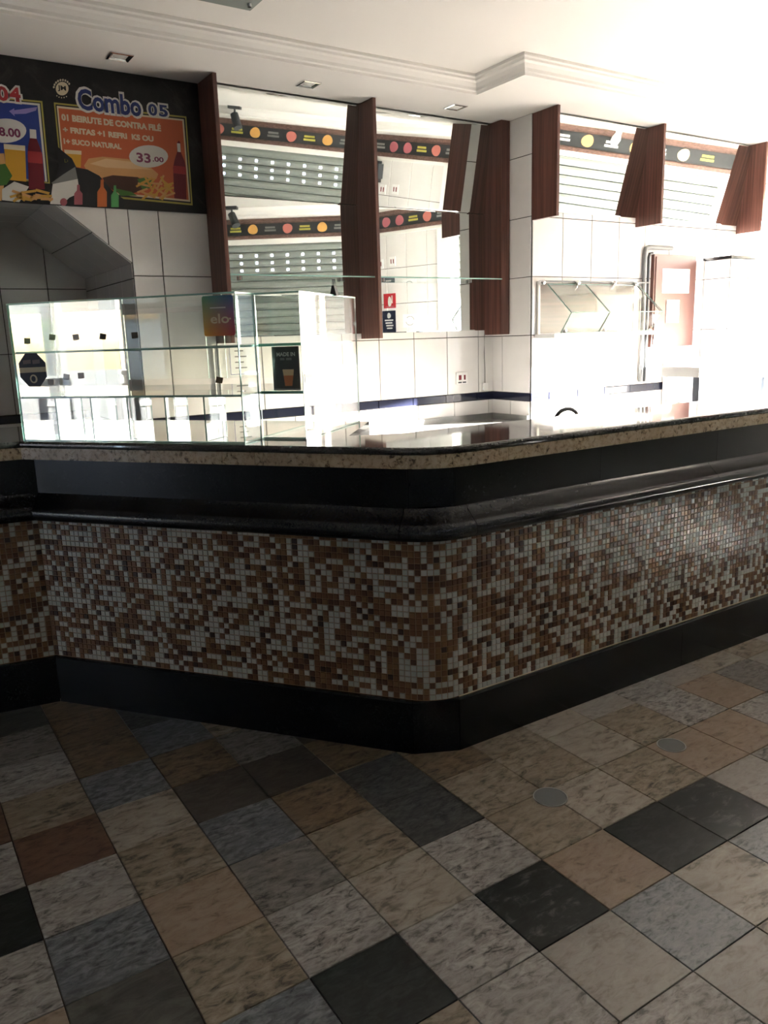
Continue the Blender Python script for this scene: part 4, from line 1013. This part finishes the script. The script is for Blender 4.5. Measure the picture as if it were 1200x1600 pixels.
# logo
pr(ell(97, 138.7, 10, 10.6), .0022, 'cream', 'logo_disc')
for k in range(9): a = radians(190 + 17 * k); pr(ell(97 + 13.2 * cos(a), 138.7 + 13.6 * sin(a), 1.5, 1.9, 8), .0016, 'text', 'logo_letter')
for k in range(5): a = radians(60 + 17 * k); pr(ell(97 + 13.4 * cos(a), 138.7 + 14.2 * sin(a), .9, 1.1, 8), .0016, 'text', 'logo_dot')
tx('JM', 90.5, 143, 103.5, 144, 133.5, .0030, 'k', .03)
# left meal
pr([(-60, 146), (66, 158), (78, 287), (-60, 272)], .0006, 'yel', 'frame_line'); pr([(-60, 149), (63.5, 160.5), (75.5, 285), (-60, 270)], .0012, 'k', 'frame_gap'); pr([(-60, 151), (62, 162), (73.5, 284), (-60, 270)], .0018, 'wh', 'frame_line'); pr([(-60, 154), (58.5, 165), (70.5, 283), (-60, 269)], .0024, 'blue', 'picture_ground')
tx('0', -4, 157.5, 14, 159, 134.5, .0046, 'dred', .04, 'wh', .010); tx('4', 15.5, 158.5, 33, 160, 136, .0046, 'dred', .04, 'wh', .010); tx('8.00', -1, 213.5, 32.5, 215, 199.5, .0050, 'price', .03); pr(ell(8, 204.5, 33, 19), .0040, 'wh', 'price_oval')
pr([(14, 174), (22, 169.5), (22, 172.5), (58, 167.5), (56, 173), (40, 178), (22, 178.5), (23, 182)], .0034, 'lav', 'arrow_print')
pr([(6, 225), (39, 228), (41, 284), (10, 281)], .0034, 'juice', 'juice_glass'); pr([(5.5, 225), (39, 228), (39, 236), (6, 233)], .0040, 'cream', 'juice_foam')
pr([(46, 202), (56, 203), (57, 217), (62, 230), (66, 242), (70, 296), (45, 296), (43, 240), (44, 228), (46.5, 216)], .0034, 'maroon', 'bottle'); pr([(46, 202), (56, 203), (57, 217), (46.5, 216)], .0040, 'wh', 'bottle_neck'); pr([(43, 236), (65, 238), (66.5, 256), (43.5, 254)], .0040, 'dred', 'bottle_label')
pr([(-20, 260), (8, 256), (19, 275), (10, 289), (-20, 292)], .0046, 'green', 'lettuce'); pr([(-20, 240), (6, 240), (8, 256), (-20, 260)], .0046, 'bun', 'bun'); pr([(-20, 292), (6, 290), (2, 314), (-20, 314)], .0052, 'bun', 'bun')
pr([(3, 296), (22, 284), (45, 292), (30, 316), (3, 313)], .0056, 'wh', 'white_patch')
for k in range(22):
    u, v = rf.uniform(24, 74), rf.uniform(298, 312); a = rf.uniform(-.9, .9); l, w_ = rf.uniform(7, 12), 2.0
    c, s = cos(a), sin(a); pr([(u - l * c - w_ * s, v - l * s * .6 + w_ * c), (u + l * c - w_ * s, v + l * s * .6 + w_ * c), (u + l * c + w_ * s, v + l * s * .6 - w_ * c), (u - l * c + w_ * s, v - l * s * .6 - w_ * c)], .0062 + .0003 * (k % 5), 'fry' if k % 3 else 'bun', 'fry')

# ================================================================== small wall things behind the bar
def wall_outlet(u, v, w, h_, label):
    p = pixy(u, v, D - .008); t = thing('wall_outlet', p, label, 'outlet')
    f = lambda s, tt, z: V3((p.x + s, D - .007 - tt, p.z + z))
    MB().box(-w / 2, w / 2, 0, .009, -h_ / 2, h_ / 2, f).build('plate', 'white', t)
    for s, ww in ((-w * .18, .012), (w * .24, .008)): MB().box(s - ww, s + ww, .009, .011, -.012, h_ * .28, f).build('rocker', 'p_maroon', t)
    for s in (-w * .2, w * .2): MB().box(s - .016, s + .016, .009, .011, -h_ * .42, -h_ * .30, f).build('socket_slot', 'darkgrey', t)
    return t
wall_outlet(721, 591, .105, .085, 'white double power outlet on the tiles left of the pillar')
p = pixy(757, 604, D - .01); t = thing('hanging_switch', p, 'small white switch hanging on a cable beside the pillar', 'switch')
MB().box(p.x - .022, p.x + .022, p.y - .018, p.y, p.z - .028, p.z + .028).build('body', 'white', t)
MB().tube([p + V3((0, -.006, .028)), p + V3((.002, -.004, .12)), p + V3((-.004, -.003, .26)), p + V3((0, -.003, .40))], .0035, 6).build('cable', 'p_grey', t)
# notice sheet seen through the long display case
x0, z1 = wp(357, 541); x1, z0 = wp(387, 586); x1 = x0 + .21
t = thing('paper_notice', (x0, D - .008, z0), 'white paper notice with thin blue border on the tiles behind the case', 'notice')
fw2 = lambda s, tt, z: V3((s, D - .0068 - tt, z))
MB().box(x0, x1, 0, .0006, z0, z1, fw2).build('sheet', 'paper', t)
for q in ((x0 + .006, x0 + .009, z0 + .006, z1 - .006), (x1 - .009, x1 - .006, z0 + .006, z1 - .006), (x0 + .006, x1 - .006, z0 + .006, z0 + .009)): MB().box(q[0], q[1], .0006, .001, q[2], q[3], fw2).build('border_line', 'p_blue', t)
for k in range(4): MB().box(x0 + .04, x0 + .10 + .02 * (k % 2), .0006, .001, z1 - .035 - .035 * k, z1 - .027 - .035 * k, fw2).build('text_line', 'p_grey', t)
# conduit pair on the tiles left of the notice
t = thing('cable_conduit', (wp(333, 560)[0], D - .01, 1.1), 'thin white cable conduit down the tiles behind the display case', 'conduit')
xx = wp(335, 575)[0]
for dx in (0, .035): MB().tube([V3((xx + dx, D - .014, 1.06)), V3((xx + dx, D - .014, 1.46))], .006, 8).build('pipe', 'white', t)

# ---- sneeze guard shelf on the right wall
t = thing('glass_guard_shelf', (4.7, 4.3, 1.46), 'wall shelf with bent glass guard and wood backing right of the pillar', 'shelf')
gx0, gx1 = 4.17, 5.22; gy = D2 - .007
MB().box(gx0, gx1 - .02, gy - .015, gy, 1.47, 1.825).build('backing_panel', 'woodh', t)
for xx in (gx0 - .005, gx1 - .03): MB().box(xx, xx + .02, gy - .018, gy - .003, 1.46, 1.835).build('white_strip', 'white', t)
MB().box(gx0 - .02, gx1 + .02, gy - .20, gy, 1.435, 1.462).build('base_board', 'whitemetal', t)
ysec = [(gy - .03, 1.815), (gy - .27, 1.605), (gy - .17, 1.468)]
for k in range(2):
    (ya, zA), (yb, zB) = ysec[k], ysec[k + 1]
    for xa, xb in ((gx0 + .07, gx0 + .46), (gx0 + .468, gx1)):
        n_ = V3((0, zB - zA, -(yb - ya))).normalized() * .003
        A = [V3((xa, ya, zA)), V3((xb, ya, zA)), V3((xb, yb, zB)), V3((xa, yb, zB))]
        m = MB(); m.prism([q - n_ for q in A], [q + n_ for q in A], mi=0, mis=1); m.build('glass_pane', ['glass', 'glassedge'], t)
for xx in (gx0 + .075, gx0 + .465, gx1 - .02):
    m = MB(); m.tube([V3((xx, a_, b_)) for a_, b_ in ysec], .004, 6); m.build('support_rod', 'dull_metal', t)
for xx in (gx0 + .01, gx0 + .36, gx0 + .75, gx1 - .05): MB().tube([V3((xx, gy - .015, 1.825)), V3((xx, gy - .055, 1.825)), V3((xx, gy - .065, 1.820))], [.018, .018, .010], 12).build('standoff_knob', 'chrome', t)
for xx in (gx0 + .09, gx0 + .5, gx1 - .04): MB().tube([V3((xx, gy - .185, 1.475)), V3((xx, gy - .205, 1.485))], .012, 10).build('clamp', 'chrome', t)
MB().tube([V3((gx0, gy - .03, 1.835)), V3((gx1 + .12, gy - .03, 1.835))], .006, 8).build('top_rail', 'dull_metal', t)
# ---- terracotta electrical box with paper and conduit
ex0, ex1, ez0, ez1 = 5.40, 5.93, 1.33, 2.055
t = thing('electrical_box', (5.66, gy, ez0), 'terracotta brown wall cabinet beyond the glass guard shelf', 'cabinet')
MB().box(ex0, ex1, gy - .03, gy, ez0, ez1).build('body', 'panelbrown', t)
MB().box(ex0 + .02, ex1 - .02, gy - .036, gy - .03, ez0 + .02, ez1 - .02).build('door', 'panelbrown', t)
MB().box(ex0 + .16, ex0 + .32, gy - .042, gy - .036, 1.52, 1.70).build('vent_plate', 'white', t)
for k in range(6): MB().box(ex0 + .18, ex0 + .30, gy - .045, gy - .042, 1.54 + .025 * k, 1.552 + .025 * k).build('vent_slat', 'p_grey', t)
q = thing('paper_sheet', (5.66, gy - .11, 1.75), 'white paper sheet taped to the terracotta wall cabinet', 'paper')
MB().box(ex0 + .10, ex0 + .44, gy - .0375, gy - .0363, 1.755, 1.945).build('sheet', 'paper', q)
t = thing('wall_conduit', (5.30, gy, 1.1), 'grey conduit pipe bending right beside the terracotta cabinet', 'conduit')
MB().tube([V3((5.295, gy - .02, 1.06)), V3((5.295, gy - .02, 2.06)), V3((5.305, gy - .02, 2.095)), V3((5.34, gy - .02, 2.105)), V3((5.62, gy - .02, 2.105))], .017, 10).build('pipe', 'dull_metal', t)
MB().tube([V3((5.345, gy - .02, 1.06)), V3((5.345, gy - .02, 2.03)), V3((5.355, gy - .02, 2.055)), V3((5.385, gy - .02, 2.06))], .012, 10).build('pipe', 'darkgrey', t)
# ---- white chest fridge and black framed cooler behind the bar
t = thing('white_fridge', (5.8, 4.2, 0), 'low white fridge standing below the terracotta cabinet', 'fridge')
MB().box(5.58, 6.03, 4.02, 4.355, 0.03, 1.19).build('body', 'whitemetal', t); MB().box(5.575, 6.035, 4.00, 4.355, 1.195, 1.235).build('lid', 'whitemetal', t)
MB().box(5.62, 5.72, 4.00, 4.02, 1.08, 1.11).build('handle', 'dull_metal', t)
for x in (5.63, 5.98):
    for y_ in (4.07, 4.30): MB().tube([V3((x, y_, 0)), V3((x, y_, .03))], .02, 8).build('foot', 'black', t)
cx0, cx1, cy0, cy1 = 4.53, 5.30, 3.25, 3.52
t = thing('glass_cooler', (4.9, 3.4, 0), 'black framed glass cooler with white top behind the bar at right', 'cooler')
MB().box(cx0, cx1, cy0 + .02, cy1, 0.0, .80).build('base_cabinet', 'whitemetal', t); MB().box(cx0 + .01, cx1 - .01, cy1 - .02, cy1, .80, 1.16).build('back_panel', 'whitemetal', t)
MB().box(cx0 - .02, cx1 + .02, cy0 - .01, cy1 + .01, 1.16, 1.225).build('top', 'whitemetal', t)
for x in (cx0, cx1 - .05): MB().box(x, x + .05, cy0, cy0 + .05, .80, 1.16).build('post', 'bluegrey', t)
MB().box(cx0 + .05, cx1 - .05, cy0, cy0 + .03, 1.125, 1.16).build('top_bar', 'bluegrey', t); MB().box(cx0 + .05, cx1 - .05, cy0, cy0 + .03, .80, .84).build('bottom_bar', 'bluegrey', t)
MB().box(cx0 + .05, cx1 - .05, cy0 + .012, cy0 + .017, .84, 1.125).build('front_glass', 'glass', t)
MB().box(cx0 + .03, cx1 - .03, cy0 + .06, cy1 - .03, .98, .99).build('shelf', 'whitemetal', t)
# tall white panel hanging on the partition
t = thing('wall_panel', (6.6, PTY, 1.25), 'tall white board with metal hook on the tiled partition', 'panel')
MB().box(6.33, 7.05, PTY - .035, PTY - .007, 1.22, 1.97).build('board', 'whitemetal', t); MB().box(6.62, 6.80, PTY - .05, PTY - .035, 1.955, 1.985).build('hook', 'dull_metal', t)
# ---- black gooseneck tap behind the bar
yb = 2.75; pb = pixy(886, 639, yb)
t = thing('black_tap', (pb.x, yb, .80), 'black curved tap spout rising behind the bar counter', 'tap')
xA, xB, zt = pixy(868, 655, yb).x, pixy(903, 652, yb).x, pb.z
arc = [V3(((xA + xB) / 2 - (xB - xA) / 2 * cos(pi * k / 12), yb, zt - .05 + .05 * sin(pi * k / 12))) for k in range(13)]
MB().tube([V3((xA, yb, .84))] + arc + [V3((xB, yb, zt - .15))], .010, 10).build('spout', 'black', t)
MB().tube([V3((xA, yb, .80)), V3((xA, yb, .86))], .025, 14).build('base', 'black', t)
sk = thing('sink_unit', ((xA + xB) / 2, 2.76, 0), 'stainless sink unit hidden behind the bar under the tap', 'sink')
MB().box(xA - .3, xB + .4, 2.57, 2.95, .03, .78).build('cabinet', 'whitemetal', sk); MB().box(xA - .32, xB + .42, 2.55, 2.97, .78, .80).build('top', 'steel', sk); MB().box(xA - .25, xB + .35, 2.60, 2.92, 0, .03).build('kick', 'black', sk)

# ================================================================== ceiling lights
for k, (u, v, lab) in enumerate(((187, 88, 'square recessed spotlight above the menu board'), (482, 131, 'square recessed spotlight above the left mirror bay'), (712, 167, 'square recessed spotlight nearest the pillar'))):
    p = pixz(u, v, ZS); t = thing('recessed_spotlight', p, lab, 'spotlight', 'recessed spotlights in the lowered ceiling'); s = .058
    m = MB()
    lo = [[p + V3((sx * a, sy * a, z)) for sx, sy in ((-1, -1), (1, -1), (1, 1), (-1, 1))] for a, z in ((s, 0), (s, -.006), (s * .86, -.008), (s * .70, -.003), (s * .66, -.001))]
    m.grid(lo, True).build('bezel', 'chrome', t)
    m = MB(); rows = [[p + V3((cos(2 * pi * j / 16) * r, sin(2 * pi * j / 16) * r, z)) for j in range(16)] for r, z in ((s * .60, -.001), (s * .50, -.004), (s * .25, -.007), (.001, -.008))]
    m.grid(rows, True).build('lamp', 'bulb', t, smooth=True)
p = pixz(391, 17, 2.985); ls = .34
t = thing('ceiling_lamp', (p.x - ls / 2, p.y - ls / 2, 2.985), 'square frosted glass ceiling lamp with chrome knob at the top edge', 'lamp')
MB().box(p.x - ls, p.x, p.y - ls, p.y, 2.985, 2.993).build('glass_plate', 'lampglass', t)
MB().box(p.x - ls + .05, p.x - .05, p.y - ls + .05, p.y - .05, 2.995, ZC).build('housing', 'white', t)
for a_, b_ in ((-.035, -.07), (-ls + .035, -.07), (-.035, -ls + .07), (-ls + .035, -ls + .07)):
    MB().tube([V3((p.x + a_, p.y + b_, 2.972)), V3((p.x + a_, p.y + b_, 2.985)), V3((p.x + a_, p.y + b_, 2.996))], [.009, .012, .012], 12).build('knob', 'chrome', t)

# ================================================================== STREET outside (seen in reflections and through the openings)
gp = MB().box(-60, 60, -60, 60, -.40, -.14)
struct(gp.build('ground_street', 'asphalt'), 'grey street surface outside the shop', 'ground')
m = MB(); f = frame(W2B, d3); m.box(-1.0, 9.0, -3.2, -.15, -.14, -.02, f); struct(m.build('ground_pavement', 'pave'), 'pale concrete pavement outside the raised shutter', 'pavement')
struct(MB().box(LW - 3.0, LW - .15, -3, 12, -.14, -.02).build('ground_pavement_left', 'pave'), 'pale concrete pavement outside the left opening', 'pavement')
def building(o, d, L, dep, hgt, mat, label, band=None, wins=6, floors=3):
    f = frame(o, d); t = thing('street_building', f(L / 2, 0, 0), label, 'building', 'buildings across the street')
    MB().box(0, L, -dep, 0, -.14, hgt, f).build('wall', mat, t)
    if band: MB().box(0, L, 0, .15, band[0], band[1], f).build('painted_band', 'ochre', t)
    MB().box(-.1, L + .1, -dep - .1, .2, hgt, hgt + .25, f).build('parapet', 'facade', t)
    w = L / wins
    for fl_ in range(floors):
        zb = 0.6 + fl_ * 3.0
        for k in range(wins):
            q = MB().box(w * (k + .22), w * (k + .78), 0, .06, zb, zb + (1.5 if fl_ else 1.7), f).build('window', 'facade', t)
            MB().box(w * (k + .25), w * (k + .49), .06, .07, zb + .06, zb + (1.44 if fl_ else 1.64), f).build('pane', 'winglass', q); MB().box(w * (k + .51), w * (k + .75), .06, .07, zb + .06, zb + (1.44 if fl_ else 1.64), f).build('pane', 'winglass', q)
    return t
building(V3((-17, 14, 0)), V3((0, -1, 0)), 10.6, 6, 7.5, 'facade2', 'light grey building across the left street', None, 5, 2)
building(V3((-17, 3.2, 0)), V3((0, -1, 0)), 12, 6, 6.5, 'facade', 'white building with ochre band across the left street', (2.15, 2.9), 5, 2)
pB = W2B + V3((d3.y, -d3.x, 0)) * 40.0 - d3 * 12
building(pB + d3 * 20, -d3, 24, 6, 5.2, 'facade', 'pale building with ochre band across the right street', (2.9, 3.5), 9, 1)
building(V3((24, 14, 0)), V3((0, -1, 0)), 8, 6, 7.0, 'facade', 'white building beyond the far right street corner', (2.3, 3.0), 6, 2)
building(V3((17.9, -16.1, 0)) + V3((.49, .872, 0)) * 6, V3((-.49, -.872, 0)), 12, 6, 15.0, 'plaster', 'unseen tall white block behind the camera, added to shade the left street', None, 5, 4)  # added sun blocker, so the left street lies in its shadow
# street tree left
tr = thing('street_tree', (-14.5, 4.0, 0), 'small green street tree on the far left pavement', 'tree')
MB().tube([V3((-14.5, 4.0, -.14)), V3((-14.45, 4.0, .7)), V3((-14.5, 4.02, 1.4))], [.09, .07, .05], 8).build('trunk', 'bark', tr)
m = MB(); rt = random.Random(9)
for k in range(420):
    a, b = rt.uniform(0, 2 * pi), rt.uniform(-1, 1); r = .75 * rt.random() ** .33; c = V3((-14.5 + r * cos(a) * sqrt(1 - b * b), 4.0 + r * sin(a) * sqrt(1 - b * b), 1.75 + r * .75 * b))
    e1 = V3((rt.uniform(-1, 1), rt.uniform(-1, 1), rt.uniform(-1, 1))).normalized() * .09; e2 = e1.cross(V3((rt.uniform(-1, 1), .3, rt.uniform(-1, 1)))).normalized() * .05
    i = len(m.v); m.v += [tuple(c - e1), tuple(c + e2), tuple(c + e1), tuple(c - e2)]; m.f.append((i, i + 1, i + 2, i + 3)); m.mi.append(0)
tag(m.build('foliage', 'leafy', tr, recalc=False), kind='stuff')
